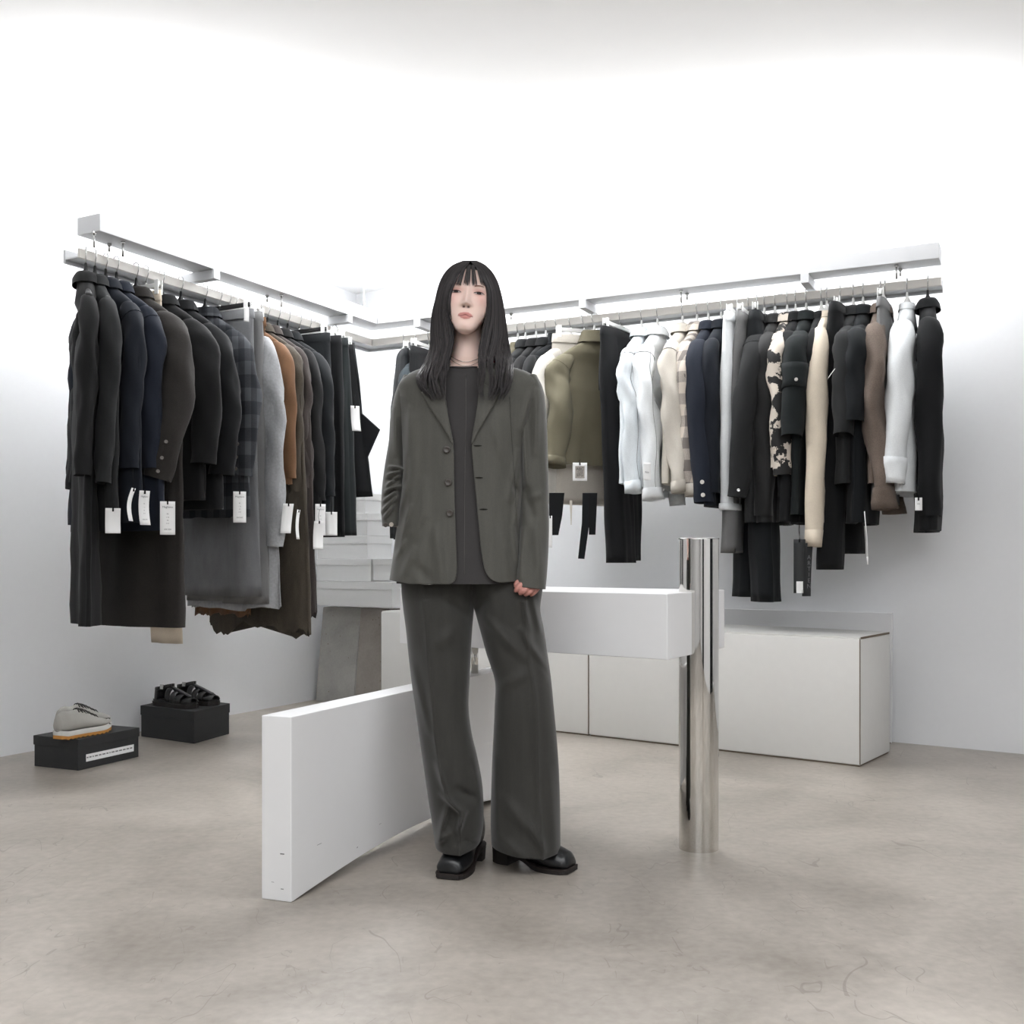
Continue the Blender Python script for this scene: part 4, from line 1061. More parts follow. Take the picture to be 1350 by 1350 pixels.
# hand below the right-hand cuff: palm and five bent digits
raw.add(*tube_vf([pw(703, 758, -.045), pw(702, 764, -.05), pw(700, 770, -.056), pw(699, 774, -.058)], [.020, .024, .025, .020], 14))
def digit(pts, r):
    P = bez([tuple(pw(*p)) for p in pts], 9); raw.add(*tube_vf(P, list(np.interp(np.linspace(0, 1, 9), [0, .35, .5, .85, 1], [r * 1.05, r, r * 1.04, r * 0.86, r * 0.5])), 10))
digit([(694, 766, -.075), (687, 771, -.088), (682, 776, -.090), (679, 780, -.080)], .0078)
digit([(700, 769, -.075), (693.5, 776, -.092), (688.5, 780, -.090), (685, 783, -.076)], .0080)
digit([(706, 771.5, -.070), (700.5, 778, -.086), (695.5, 782, -.084), (691.5, 784.5, -.070)], .0076)
digit([(711, 772.5, -.062), (707, 778, -.076), (702.5, 782.5, -.074), (699, 785, -.062)], .0066)
digit([(690, 764, -.060), (684.5, 767, -.076), (681, 770, -.080), (679.5, 774, -.074)], .0082)
tmp = mk('tmp_body', [v - person_loc for v in map(Vector, raw.V)], raw.F, None, None, True)
md = tmp.modifiers.new('r', 'REMESH'); md.mode = 'VOXEL'; md.voxel_size = 0.0023; md.use_smooth_shade = True
ms = tmp.modifiers.new('s', 'SMOOTH'); ms.factor = 0.5; ms.iterations = 2
dg = bpy.context.evaluated_depsgraph_get(); dg.update()
body_me = bpy.data.meshes.new_from_object(tmp.evaluated_get(dg)); body_me.name = 'body'
bpy.data.objects.remove(tmp, do_unlink=True)
body = bpy.data.objects.new('body', body_me); C.objects.link(body); body.parent = person
nv = len(body_me.vertices); co = np.empty(nv * 3); body_me.vertices.foreach_get('co', co); co = co.reshape(-1, 3)
HMi = np.array(HM.inverted()); hl = ((co + np.array(person_loc) - np.array(HC)) @ HMi.T) / HS
def sc(c): return np.array([lin(v) for v in c])
col = np.tile(sc((230, 202, 191)), (nv, 1))
def blend(mask, c):
    global col
    m = np.clip(mask, 0, 1)[:, None]; col = col * (1 - m) + sc(c)[None] * m
X, Yv, Z = hl[:, 0], hl[:, 1], hl[:, 2]
front = (Yv < -0.045) & (Z > -0.12) & (Z < 0.08)
def G(cx, cz, sx, sz): return np.exp(-((X - cx) / sx) ** 2 - ((Z - cz) / sz) ** 2) * front
for s in (-1, 1):
    blend(0.45 * G(s * 0.043, -0.014, 0.018, 0.016), (222, 160, 152))     # rouge
    blend(0.60 * G(s * 0.033, 0.0105, 0.018, 0.0055), (196, 124, 112))    # eye shadow
    blend(0.40 * G(s * 0.033, -0.001, 0.016, 0.004), (206, 146, 136))
    blend(1.6 * G(s * 0.0065, -0.0392, 0.0034, 0.0022), (70, 38, 34))     # nostril interior
# lips
xa = np.abs(X)
up_edge = -0.0545 - 0.0030 * (xa / 0.020) ** 2 * 2.0 - 0.0009 * np.exp(-(X / 0.003) ** 2)
lo_edge = -0.0740 + 0.0100 * (xa / 0.0205) ** 2
lip = front & (Z < up_edge) & (Z > lo_edge) & (xa < 0.0205)
blend(lip * 0.85, (196, 124, 118))
blend(np.exp(-((Z + 0.0632 - 0.0012 * np.cos(X * 300) + 0.8 * X * X * 8) / 0.0014) ** 2) * (xa < 0.021) * front * 0.8, (120, 62, 60))
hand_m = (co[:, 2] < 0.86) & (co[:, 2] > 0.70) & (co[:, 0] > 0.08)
blend(hand_m * 0.85, (176, 114, 104))  # redder hand skin, with the shadow it hangs in painted into the colour
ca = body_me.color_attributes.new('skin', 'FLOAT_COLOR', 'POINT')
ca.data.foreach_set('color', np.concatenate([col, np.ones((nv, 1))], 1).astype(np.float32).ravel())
m, nt, b = new_mat('skin')
at_n = N(nt, 'ShaderNodeAttribute'); at_n.attribute_name = 'skin'
nt.links.new(at_n.outputs['Color'], b.inputs['Base Color']); b.inputs['Roughness'].default_value = 0.5; b.inputs['Specular IOR Level'].default_value = 0.35
b.inputs['Subsurface Weight'].default_value = 0.12; b.inputs['Subsurface Radius'].default_value = (0.012, 0.005, 0.003); b.inputs['Subsurface Scale'].default_value = 0.5
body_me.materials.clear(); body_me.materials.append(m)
body_me.polygons.foreach_set('use_smooth', [True] * len(body_me.polygons))

# ---------------------------------------------------------------- eyes, lashes, brows
M['sclera'] = paint('eye_white', rgb(205, 190, 186), 0.3, 0.5); M['iris'] = paint('dark_iris', rgb(28, 20, 18), 0.35, 0.3)
M['brow'] = paint('soft_brow', rgb(128, 98, 90), 0.8, 0.2); M['lash'] = paint('dark_lash', rgb(44, 30, 28), 0.8, 0.2); M['hair'] = None
def on_face(x, z, out): return hw_((x, face_y(x, z) - out, z))
for s in (-1, 1):
    ex, ez = s * 0.0328, 0.0035; n = 18
    top = [ez + 0.0036 * math.sin(PI * i / n) ** 0.8 + s * (i / n - 0.5) * 0.0015 for i in range(n + 1)]
    bot = [ez - 0.0020 * math.sin(PI * i / n) + s * (i / n - 0.5) * 0.0015 for i in range(n + 1)]
    xs = [ex - 0.0152 + 0.0304 * i / n for i in range(n + 1)]
    R = [[on_face(xs[i], bot[i] + (top[i] - bot[i]) * k / 4, 0.0012) for i in range(n + 1)] for k in range(5)]
    eye = pmk('eye', *loft_vf(R, False), M['sclera'])
    ir = 0.0064
    R = []
    for k in range(5):
        row = []
        for i in range(n + 1):
            x = ex + ir * (2 * i / n - 1); hh = math.sqrt(max(0, 1 - (2 * i / n - 1) ** 2)) * ir
            b0 = max(np.interp(x, xs, bot), ez + 0.0008 - hh); t0 = min(np.interp(x, xs, top), ez + 0.0008 + hh)
            row.append(on_face(x, b0 + (t0 - b0) * k / 4, 0.0018))
        R.append(row)
    pmk('iris', *loft_vf(R, False), M['iris'], eye)
    for nm, base, th0, dz in (('upper_lash', top, 0.0027, -0.0003), ('lower_lash', bot, 0.0006, -0.0004)):
        R = []
        for k in range(3):
            R.append([on_face(xs[i], base[i] + dz + th0 * (k / 2) * math.sin(PI * min(1, (i + 1.5) / (n + 2))) ** 0.5, 0.0024) for i in range(n + 1)])
        pmk(nm, *loft_vf(R, False), M['lash'], eye)
    R = []
    for k in range(3):
        R.append([on_face(s * (0.019 + 0.026 * i / 12), 0.0215 + 0.0030 * math.sin(PI * i / 15) + (k - 1) * 0.0021 * (1 - 0.6 * i / 12), 0.0026) for i in range(13)])
    pmk('eyebrow', *loft_vf(R, False), M['brow'])

# ---------------------------------------------------------------- blazer
J_py = [478, 484, 490, 497, 506, 520, 545, 580, 620, 650, 680, 710, 740, 768]
J_xl = cr(J_py, [588, 565, 546, 534, 526, 524, 527, 530, 531, 529, 525, 521, 517, 513.5])
J_xr = cr(J_py, [643, 670, 692, 705, 713, 713, 707, 698, 693, 691, 690, 690, 691, 692])
J_fd = cr(J_py, [.040, .055, .068, .080, .090, .098, .106, .112, .112, .112, .114, .118, .122, .126])
J_bd = cr(J_py, [.050, .060, .066, .070, .075, .082, .09, .09, .088, .088, .090, .095, .10, .105])
O_py = [478, 500, 515, 550, 588, 640, 700, 740, 752, 760, 766, 769]
O_l = cr(O_py, [594, 589, 586.5, 590, 597, 598.5, 600.5, 602, 602, 601, 598, 593])
O_r = cr([478, 500, 515, 550, 588, 620, 660, 700, 740, 752, 759, 764, 767, 769], [632, 633, 632, 628, 622, 624, 628, 632, 637, 640, 644, 649, 655, 662])
JE = 2.35
def jac_y(px, py, inset=0.0):
    xl, xr = float(J_xl(py)), float(J_xr(py)); cx, hw = (xl + xr) / 2, (xr - xl) / 2
    u = min(0.999, abs((px - cx) / hw))
    return -(float(J_fd(py)) - inset) * (1 - u ** JE) ** (1 / JE)
FA = 2.4
def fold_sum(px, py, folds):
    d = 0.0
    for (x0, y0, x1, y1, w, amp) in folds:
        vx, vy = x1 - x0, y1 - y0; L2 = vx * vx + vy * vy
        t = max(-0.15, min(1.15, ((px - x0) * vx + (py - y0) * vy) / L2)); tt = max(0.0, min(1.0, t))
        dx, dy = px - (x0 + vx * tt), py - (y0 + vy * tt)
        e = math.sin(PI * (0.08 + 0.84 * tt)) ** 0.6
        d += FA * amp * e * math.exp(-(dx * dx + dy * dy) / (w * w))
    return d
J_folds = [(524, 680, 537, 640, 4, .007), (528, 705, 541, 670, 3.5, .006), (527, 722, 536, 690, 3, .006), (522, 735, 534, 714, 3, .005), (545, 560, 540, 700, 9, .006), (560, 640, 548, 760, 8, .005), (575, 700, 583, 768, 7, .005),
           (530, 760, 545, 725, 5, .005), (683, 600, 672, 660, 5, .006), (687, 620, 680, 690, 4, .006), (660, 700, 672, 765, 8, .004), (650, 560, 668, 620, 8, .004), (684, 655, 676, 640, 4, -.005), (534, 600, 531, 650, 4, .006), (546, 745, 570, 768, 7, -.004),
           (560, 690, 545, 730, 6, -.004), (676, 700, 688, 760, 5, .005), (540, 545, 536, 600, 5, .005), (700, 520, 688, 570, 5, .005)]
rows = []
for i in range(150):
    f = i / 149; py = 478 + (769 - 478) * f
    pl_, pr_ = float(O_l(py)), float(O_r(py))
    xl, xr = float(J_xl(py)), float(J_xr(py)); cx, hw = (xl + xr) / 2, (xr - xl) / 2
    fd, bd = float(J_fd(py)), float(J_bd(py))
    def P_(px, front):
        u = max(-1, min(1, (px - cx) / hw)); r = (1 - abs(u) ** JE) ** (1 / JE) if abs(u) < 1 else 0.0
        dy = -fd * r if front else bd * r
        if front: dy -= fold_sum(px, py, J_folds)
        # hem dips slightly towards the fronts
        pz = py
        if py > 740: pz = py - (py - 740) / 29.0 * (5.0 * max(0, (540 - px) / 30) + 4.0 * max(0, (px - 640) / 50))
        return pxz(px, pz, dy)
    row = []
    th0 = math.acos(max(-1, min(1, (pl_ - cx) / hw))); 
    for k in range(80): row.append(P_(cx + hw * math.cos(th0 + (PI - th0) * k / 79), True))
    for k in range(1, 34): row.append(P_(cx - hw * math.cos(PI * k / 34), False))
    th1 = math.acos(max(-1, min(1, (pr_ - cx) / hw)))
    for k in range(80): row.append(P_(cx + hw * math.cos(th1 * k / 79), True))
    rows.append(row)
blazer = pmk('blazer', *loft_vf(rows, False), M['suit'])
md = add_mod_solid(blazer, 0.004, -1)
# sleeves
def sleeve(name, pts, hwp, hdp, folds, nrow=170, n=72):
    ts = np.linspace(0, 1, len(pts)); fx, fy, fd_ = [cr(ts, [p[k] for p in pts]) for k in range(3)]; fw = cr(ts, hwp); fh = cr(ts, hdp)
    rows = []
    for i in range(nrow):
        t = i / (nrow - 1); cx, cy, cd = float(fx(t)), float(fy(t)), float(fd_(t)); hw = float(fw(t)); hd = float(fh(t))
        tx, ty = float(fx(min(1, t + .02)) - fx(max(0, t - .02))), float(fy(min(1, t + .02)) - fy(max(0, t - .02))); L = math.hypot(tx, ty); nx_, ny_ = ty / L, -tx / L
        row = []
        for k in range(n):
            a = 2 * PI * k / n; c, s = math.cos(a), math.sin(a); r = (abs(c) ** 2.3 + abs(s) ** 2.3) ** (-1 / 2.3)
            px, py = cx + nx_ * hw * c * r, cy + ny_ * hw * c * r
            fo = fold_sum(px, py, folds)
            dy = cd + hd * s * r - (fo if s < 0.2 else 0)
            ext = 1 + fo / 0.02 * 0.10
            px, py = cx + nx_ * hw * c * r * ext, cy + ny_ * hw * c * r * ext
            row.append(pxz(px, py, dy))
        rows.append(row)
    c = sum(rows[-1], Vector()) / n
    rows.append([c + (v - c) * 0.88 + Vector((0, 0, 0.002)) for v in rows[-1]])
    rows.append([c + (v - c) * 0.86 + Vector((0, 0, 0.03)) for v in rows[-2]])
    return pmk(name, *loft_vf(rows, True, True, False), M['suit'], blazer), rows
slR, rR = sleeve('sleeve', [(697, 497, .01), (701, 520, .008), (703, 560, .0), (704, 600, -.006), (704.5, 650, -.016), (704.3, 700, -.03), (702, 740, -.04), (698.5, 774, -.05)],
       [11, 16.5, 18, 18.3, 18.8, 19.5, 20.2, 21], [.05, .062, .062, .058, .054, .050, .050, .050],
       [(690, 545, 694, 640, 3.5, .008), (708, 520, 706, 600, 5, .006), (690, 640, 704, 690, 6, -.005), (700, 660, 714, 652, 5, .004), (690, 700, 686, 760, 4, .005), (706, 690, 712, 760, 6, .004)])
slL, rL = sleeve('sleeve', [(541, 498, .02), (532, 520, .024), (526, 550, .03), (523.5, 580, .03), (520.5, 612, .018), (517.5, 645, .004), (515.0, 672, -.006), (514.5, 694, -.014)],
       [10, 11.5, 11.5, 11, 13, 14, 12.5, 10.5], [.05, .060, .058, .054, .052, .048, .042, .036],
       [(514, 617, 532, 620, 2.2, .012), (511, 628, 531, 622, 2.2, .010), (510, 642, 527, 628, 2.2, .010), (509, 648, 529, 642, 2.2, .011), (506, 662, 522, 650, 2.4, .011), (503, 676, 523, 655, 2.4, .010), (506, 684, 518, 668, 2.4, .009), (512, 634, 524, 634, 2, -.007), (508, 655, 520, 646, 2, -.007), (520, 540, 522, 600, 4, .006)])
# cuff buttons of the pocketed arm
M['suit_button'] = paint('dark_brown_button', rgb(58, 52, 47), 0.28, 0.6); M['shell_button'] = paint('pale_shell_button', rgb(168, 160, 150), 0.3, 0.6)
for (px, py, mt) in ((508.5, 692, 'suit_button'), (516, 691.5, 'shell_button')):
    c = pw(px, py, -.058); V, Fc = button_vf(c, 0.0062, (0.0, -1, -0.15)); pmk('cuff_button', V, Fc, M[mt], slL)
# lapels: turned-back cloth lying on the fronts, notch at the collar
def strip_between(outer, inner, name, lift, parent, mat, n=34, m=12, roll=0.006):
    """outer / inner: functions of v in 0..1 giving (px, py)"""
    rows = []
    for i in range(n):
        v = i / (n - 1); a = outer(v); b_ = inner(v); row = []
        for k in range(m):
            u = k / (m - 1); px, py = a[0] + (b_[0] - a[0]) * u, a[1] + (b_[1] - a[1]) * u
            dy = jac_y(px, py) - fold_sum(px, py, J_folds) - lift - roll * math.sin(PI * (0.25 + 0.75 * u)) * (1 - 0.6 * v)
            row.append(pxz(px, py, dy))
        rows.append(row)
    o = pmk(name, *loft_vf(rows, False), mat, parent); add_mod_solid(o, 0.003, 0); return o
def line(ps):
    ts = np.linspace(0, 1, len(ps)); fx, fy = cr(ts, [p[0] for p in ps]), cr(ts, [p[1] for p in ps])
    return lambda v: (float(fx(v)), float(fy(v)))
def pol(ps):
    ts = np.linspace(0, 1, len(ps)); return lambda v: (float(np.interp(v, ts, [p[0] for p in ps])), float(np.interp(v, ts, [p[1] for p in ps])))
strip_between(pol([(556, 524), (566, 543), (577, 560), (587, 575), (596.5, 590)]), pol([(585, 512), (586.5, 526), (589, 546), (592.5, 568), (597.5, 591)]), 'lapel', 0.006, blazer, M['suit'])
strip_between(pol([(659, 526), (649, 545), (639, 561), (630, 576), (623, 590)]), pol([(634, 512), (632, 526), (629, 546), (625.5, 568), (622, 591)]), 'lapel', 0.006, blazer, M['suit'])
strip_between(pol([(586, 484), (570, 496), (562, 512), (560, 521)]), pol([(594, 486), (590, 498), (587, 510), (586, 520)]), 'collar', 0.004, blazer, M['suit'])
strip_between(pol([(644, 484), (652, 496), (656, 512), (655, 523)]), pol([(631, 486), (633, 498), (634, 510), (633.5, 520)]), 'collar', 0.004, blazer, M['suit'])
# collar at the back of the neck
R = []
for (z, w, d0) in ((1.372, .075, .070), (1.392, .066, .066), (1.404, .064, .066), (1.400, .070, .072), (1.368, .084, .080)):
    R.append([Vector((nx + w * math.cos(a), PY0 + 0.02 + d0 * math.sin(a), z)) for a in np.linspace(-0.25, PI + 0.25, 24)])
cb = pmk('collar_back', *loft_vf(R, False), M['suit'], blazer)
# buttons and button holes on the fronts
for (px, py) in ((589, 598.5), (591, 640), (593, 679)):
    dy = jac_y(px, py) - fold_sum(px, py, J_folds) - 0.003
    V, Fc = button_vf(pxz(px, py, dy), 0.0098, (-0.12, -1, 0.0), 0.004); pmk('button', V, Fc, M['suit_button'], blazer)
for (px, py) in ((630, 593.5), (631.5, 634), (637.5, 674)):
    R = []
    for i in range(9):
        x = px - 5.5 + 11 * i / 8; h = 0.9 * math.sin(PI * (i + 0.6) / 9.2)
        dy = jac_y(x, py) - fold_sum(x, py, J_folds) - 0.0018
        R.append([pxz(x, py - h, dy), pxz(x, py + h, dy)])
    pmk('buttonhole', *loft_vf(R, False), M['hole'], blazer)
def seam(pts, name, parent, mat, r=0.0011, lift=0.001, fn=None):
    P = []
    for i in range(len(pts) - 1):
        for k in range(8):
            t = k / 8; px, py = pts[i][0] + (pts[i + 1][0] - pts[i][0]) * t, pts[i][1] + (pts[i + 1][1] - pts[i][1]) * t
            P.append(pxz(px, py, (fn or (lambda a, b: jac_y(a, b) - fold_sum(a, b, J_folds)))(px, py) - lift))
    V, Fc = tube_vf(P, r, 6); return pmk(name, V, Fc, mat, parent)
M['suit_seam'] = suit_cloth('suit_seam', rgb(62, 61, 56))
seam([(672, 530), (676, 600), (679, 640), (682, 700), (686, 760)], 'dart_seam', blazer, M['suit_seam'])

# ---------------------------------------------------------------- top under the blazer
T_n = lambda py: jac_y(0.5 * (float(J_xl(py)) + float(J_xr(py))), py)
rows = []
for i in range(54):
    py = 490.5 + (769 - 490.5) * i / 53
    xl, xr = float(J_xl(py)) + 9, float(J_xr(py)) - 9; xr = min(xr, 690)
    if py < 500: k = (py - 490.5) / 9.5; xl, xr = 590.5 + (xl - 590.5) * k ** 1.5, 632.5 + (xr - 632.5) * k ** 1.5
    cx, hw = (xl + xr) / 2, (xr - xl) / 2
    row = []
    for k in range(56):
        a = 2 * PI * k / 56; c, s = math.cos(a), math.sin(a); r = (abs(c) ** 2.4 + abs(s) ** 2.4) ** (-1 / 2.4)
        px = cx + hw * c * r
        fd = float(J_fd(py)) - 0.012
        if py < 505: fd = max(fd, 0.068)
        dy = (fd if s < 0 else 0.07) * s * r
        if s < 0 and py > 520: dy -= 0.0025 * math.sin(px * 0.35 + py * 0.02) * math.sin(py * 0.05) 
        # neckline: round, lower in front
        q = py + (3.5 * (abs(c) ** 2) * -1 if py < 496 else 0)
        row.append(pxz(px, q - (16 if (py < 492 and s > 0.2) else 0), dy))
    rows.append(row)
tee = pmk('crew_neck_top', *loft_vf(rows, True), M['tee'])
def tee_y(px, py):
    xl, xr = float(J_xl(py)) + 9, min(690, float(J_xr(py)) - 9); cx, hw = (xl + xr) / 2, (xr - xl) / 2; u = min(.99, abs((px - cx) / hw))
    return -(float(J_fd(py)) - 0.012) * (1 - u ** 2.4) ** (1 / 2.4) - (0.0025 * math.sin(px * 0.35 + py * 0.02) * math.sin(py * 0.05) if py > 520 else 0)
sp_ = [(614, 500), (614.5, 560), (613, 620), (612.5, 690), (612, 766)]
seam(sp_, 'centre_seam', tee, M['stitch'], 0.0008, 0.0005, tee_y)
P = rows[0]; tube_pts = P + [P[0]]
V, Fc = tube_vf(tube_pts, 0.0030, 8, False); pmk('neck_band', V, Fc, M['tee'], tee)

# ---------------------------------------------------------------- trousers
def leg(xs_, cy, folds, crease, tilt, nrow=210, n=110):
    py_k = [q[0] for q in xs_]; fl, fr = cr(py_k, [q[1] for q in xs_]), cr(py_k, [q[2] for q in xs_])
    dp = cr([735, 780, 830, 900, 965, 1040, 1100, 1136], [.095, .105, .098, .088, .088, .098, .108, .113])
    cyf = cr([735, 830, 930, 1040, 1136], cy); crf = cr([q[0] for q in crease], [q[1] for q in crease])
    p1 = py_k[-1]; rows = []
    for i in range(nrow):
        py = 738 + (p1 - 738) * i / (nrow - 1); xl, xr = float(fl(py)), float(fr(py)); cx, hw = (xl + xr) / 2, (xr - xl) / 2; d = float(dp(py)); cd = float(cyf(py)); kx = float(crf(py))
        row = []
        for k in range(n):
            a = 2 * PI * k / n; c, s = math.cos(a), math.sin(a); r = (abs(c) ** 2.15 + abs(s) ** 2.15) ** (-1 / 2.15)
            px = cx + hw * c * r; dy = cd + d * s * r
            if s < 0.15:
                dy -= 0.013 * math.exp(-abs(px - kx) / 3.6) * (0.4 if py < 790 else 1.0) + fold_sum(px, py, folds) * min(1, max(0, (0.15 - s) * 2))
            q = py
            if py > p1 - 20:
                q = py + (py - p1 + 20) / 20.0 * (1.5 * math.exp(-((px - kx) / 16) ** 2) * (-s if s < 0 else 0) - 1.0 * abs(c) + tilt * c)
            row.append(pxz(px, q, dy))
        rows.append(row)
    c = sum(rows[-1], Vector()) / n
    rows.append([c + (v - c) * 0.955 for v in rows[-1]]); rows.append([c + (v - c) * 0.95 + Vector((0, 0, 0.05)) for v in rows[-1]])
    return rows
LL = [(738, 531, 632), (775, 529, 629), (803, 531.5, 625), (830, 535, 622.5), (860, 538, 621), (900, 542.5, 619), (932, 547, 617.8), (969, 552, 622), (997, 556, 628.5), (1039, 562, 636), (1070, 566.5, 637.5), (1098, 571, 636.5), (1116, 574, 633.5)]
RL = [(738, 612, 716), (775, 616, 715.5), (803, 625, 712.5), (830, 632.5, 717), (860, 640.5, 721.5), (900, 652.5, 727), (932, 652, 730), (969, 650.5, 733.5), (1000, 649, 736), (1050, 647.5, 738), (1098, 647, 738.8), (1121, 648, 739)]
fL = [(583, 1040, 612, 1062, 4.5, .012), (590, 1055, 578, 1100, 4, .010), (612, 1062, 604, 1085, 4, .009), (577, 1000, 590, 1040, 5, .008), (560, 860, 585, 1010, 9, .005), (598, 830, 575, 850, 9, .004), (625, 1000, 634, 1050, 5, .006), (572, 1105, 590, 1090, 5, .008), (606, 1100, 632, 1110, 6, -.005), (545, 880, 565, 960, 5, .005), (590, 790, 618, 812, 6, -.005), (604, 1035, 625, 1050, 6, -.008)]
fR = [(690, 830, 722, 888, 5, .008), (640, 815, 690, 862, 7, .006), (704, 860, 727, 895, 4, -.005), (655, 905, 690, 885, 7, .004), (665, 1050, 700, 1085, 9, .005), (700, 1080, 716, 1110, 5, .007), (652, 1000, 655, 1100, 6, .005), (724, 1010, 732, 1110, 6, .004), (662, 1100, 690, 1120, 7, .004), (640, 790, 628, 805, 5, -.006), (700, 780, 712, 830, 4, .007), (690, 785, 700, 840, 4, .006)]
creL = [(738, 556), (803, 560), (860, 565), (932, 571), (1000, 579), (1040, 590), (1062, 606), (1090, 606), (1127, 607)]
creR = [(738, 690), (803, 692), (860, 697), (900, 704), (965, 708), (1040, 709), (1090, 713), (1110, 716), (1133, 713)]
trousers = pmk('trousers', *loft_vf(leg(LL, [.03, .03, .02, .03, .035], fL, creL, -4.0), True), M['trouser'])
mbT = MB()
rightleg = pmk('trouser_leg', *loft_vf(leg(RL, [.03, .03, .01, .03, .035], fR, creR, 3.5), True), M['trouser'], trousers)
# ---------------------------------------------------------------- boots
def boot(heel, toe, label_parent):
    h = Vector((heel[0], heel[1], 0)); t = Vector((toe[0], toe[1], 0)); u = (t - h).normalized(); v = Vector((-u.y, u.x, 0)); L = (t - h).length; k = L / 0.262
    def W(a, b, z): return h + u * (a * k) + v * b + Vector((0, 0, z))
    hwf = cr([0, .02, .05, .09, .13, .17, .20, .235, .255, .262], [.018, .030, .033, .031, .034, .042, .0435, .040, .034, .027])
    zb = cr([0, .06, .10, .15, .19, .23, .262], [.040, .038, .030, .014, .010, .010, .013])       # underside of the upper
    zt = cr([0, .03, .06, .09, .12, .15, .18, .21, .24, .255, .262], [.16, .165, .16, .140, .112, .092, .079, .068, .058, .051, .040])
    rows = []
    for i in range(48):
        a = .262 * i / 47; hw = float(hwf(a)); b0, t0 = float(zb(a)), float(zt(a)); row = []
        for q in range(28):
            th = 2 * PI * q / 28; c, s = math.cos(th), math.sin(th); e = 2.8; r = (abs(c) ** e + abs(s) ** e) ** (-1 / e)
            zc = b0 + (t0 - b0) * 0.42
            z = zc + ((t0 - zc) if s > 0 else (zc - b0)) * s * r
            wx = hw * (1 - 0.30 * max(0, s)) 
            row.append(W(a, wx * c * r, z))
        rows.append(row)
    root = pmk('boot', *loft_vf(rows, True, True, True), M['boot'])
    # welt and sole
    for nm, g, z0f, z1f, mt in (('sole', 0.0025, 0.0, 0.009, 'boot_sole'), ('welt', 0.0035, 0.009, 0.0135, 'welt')):
        R = []
        xs = np.linspace(0.0, .266, 40)
        base = cr([0, .065, .11, .155, .19, .24, .266], [.030, .028, .020, .003, 0, 0, .003])
        ring_o = []
        for a in xs: ring_o.append((a, float(hwf(min(a, .262))) + g))
        outl = [(a, w) for a, w in ring_o] + [(a, -w) for a, w in ring_o[::-1]]
        lo = [W(a, w, float(base(a)) + z0f) for a, w in outl]; hi = [W(a, w, float(base(a)) + z1f) for a, w in outl]
        V, Fc = loft_vf([lo, hi], True, False, False); nn = len(outl)
        for i in range(nn // 2 - 1):
            j0, j1 = i, nn - 1 - i
            Fc.append((j0, j0 + 1, j1 - 1, j1)); Fc.append((nn + j1, nn + j1 - 1, nn + j0 + 1, nn + j0))
        pmk(nm, V, Fc, M[mt], root, False)
    R = []
    for z in (0.0, 0.004, 0.031):
        g = 0.94 if z < 0.03 else 1.0
        ol = [(a, float(hwf(a)) * g + 0.002) for a in np.linspace(0, .062, 10)]
        R.append([W(a, w, z) for a, w in ol] + [W(a, -w, z) for a, w in ol[::-1]])
    pmk('heel', *loft_vf(R, True, True, True), M['boot_sole'], root, False)
    tube_p = [W(.172 + .012 * math.cos(a), float(hwf(.18)) * 0.96 * math.sin(a), 0.034 + 0.026 * math.cos(a * 0.5) ** 2) for a in np.linspace(-1.3, 1.3, 15)]
    return root
boot((-0.100, 3.065), (-0.170, 2.828), 'l')
boot((-0.045, 3.015), (0.162, 2.893), 'r')

# ---------------------------------------------------------------- necklace
def ring_neck(z_side, dip, w, fd, nm, r, mt):
    P = []
    for k in range(41):
        a = -PI + PI * k / 40
        P.append(Vector((nx + w * math.cos(a), PY0 + 0.02 + fd * math.sin(a), z_side - dip * (math.sin(-a) ** 2))))
    return pmk(nm, *tube_vf(P, r, 6), M[mt])
nk = ring_neck(1.412, 0.028, .0485, .0650, 'necklace', 0.0009, 'silver')
ring_neck(1.408, 0.036, .054, .0740, 'fine_necklace', 0.0007, 'silver')

# ---------------------------------------------------------------- hair
m, nt, b = new_mat('hair'); b.inputs['Roughness'].default_value = 0.5; b.inputs['Specular IOR Level'].default_value = 0.4
oi = N(nt, 'ShaderNodeAttribute'); oi.attribute_name = 'tone'
rp = N(nt, 'ShaderNodeValToRGB'); rp.color_ramp.elements[0].color = rgb(30, 30, 32); rp.color_ramp.elements[1].color = rgb(84, 78, 78)
nt.links.new(oi.outputs['Fac'], rp.inputs['Fac']); nt.links.new(rp.outputs['Color'], b.inputs['Base Color'])
M['hair'] = m
rnd = random.Random(11)
H_py = [344, 348.5, 354, 361, 370, 380, 395, 411, 434, 450, 463, 480, 496, 512, 527]
HO = {-1: cr(H_py, [611, 599.5, 592, 586, 581, 577.5, 574, 570, 568, 567.5, 565, 557, 551, 555, 566]), 1: cr(H_py, [628, 637.5, 644, 650, 655, 658.5, 662, 665, 668, 670, 673, 677, 675, 672, 664])}
HI = {-1: cr(H_py, [619, 617, 610.5, 603.5, 600, 594.5, 591, 591.5, 596, 597, 595, 591, 588, 587, 589]), 1: cr(H_py, [621, 624, 631, 635.5, 638.5, 643, 644, 643, 638, 634, 631, 630, 631, 632, 632])}
h_df = cr(H_py, [.020, .044, .062, .074, .080, .080, .076, .068, .062, .062, .070, .092, .108, .116, .118])
h_db = cr(H_py, [.03, .058, .078, .092, .100, .104, .104, .100, .094, .092, .094, .10, .105, .105, .10])
HMI = HM.inverted()
def over_face(px, py, dy, lift):
    lp = HMI @ (pw(px, py, -0.08) - HC) / HS
    if not (-.107 < lp.z < .1005) or abs(lp.x) > float(_w(lp.z)) * 0.97: return dy
    y = hw_((lp.x, face_y(lp.x, lp.z), lp.z)).y - PY0 - lift
    return min(dy, y)
HV, HF, HT = [], [], []
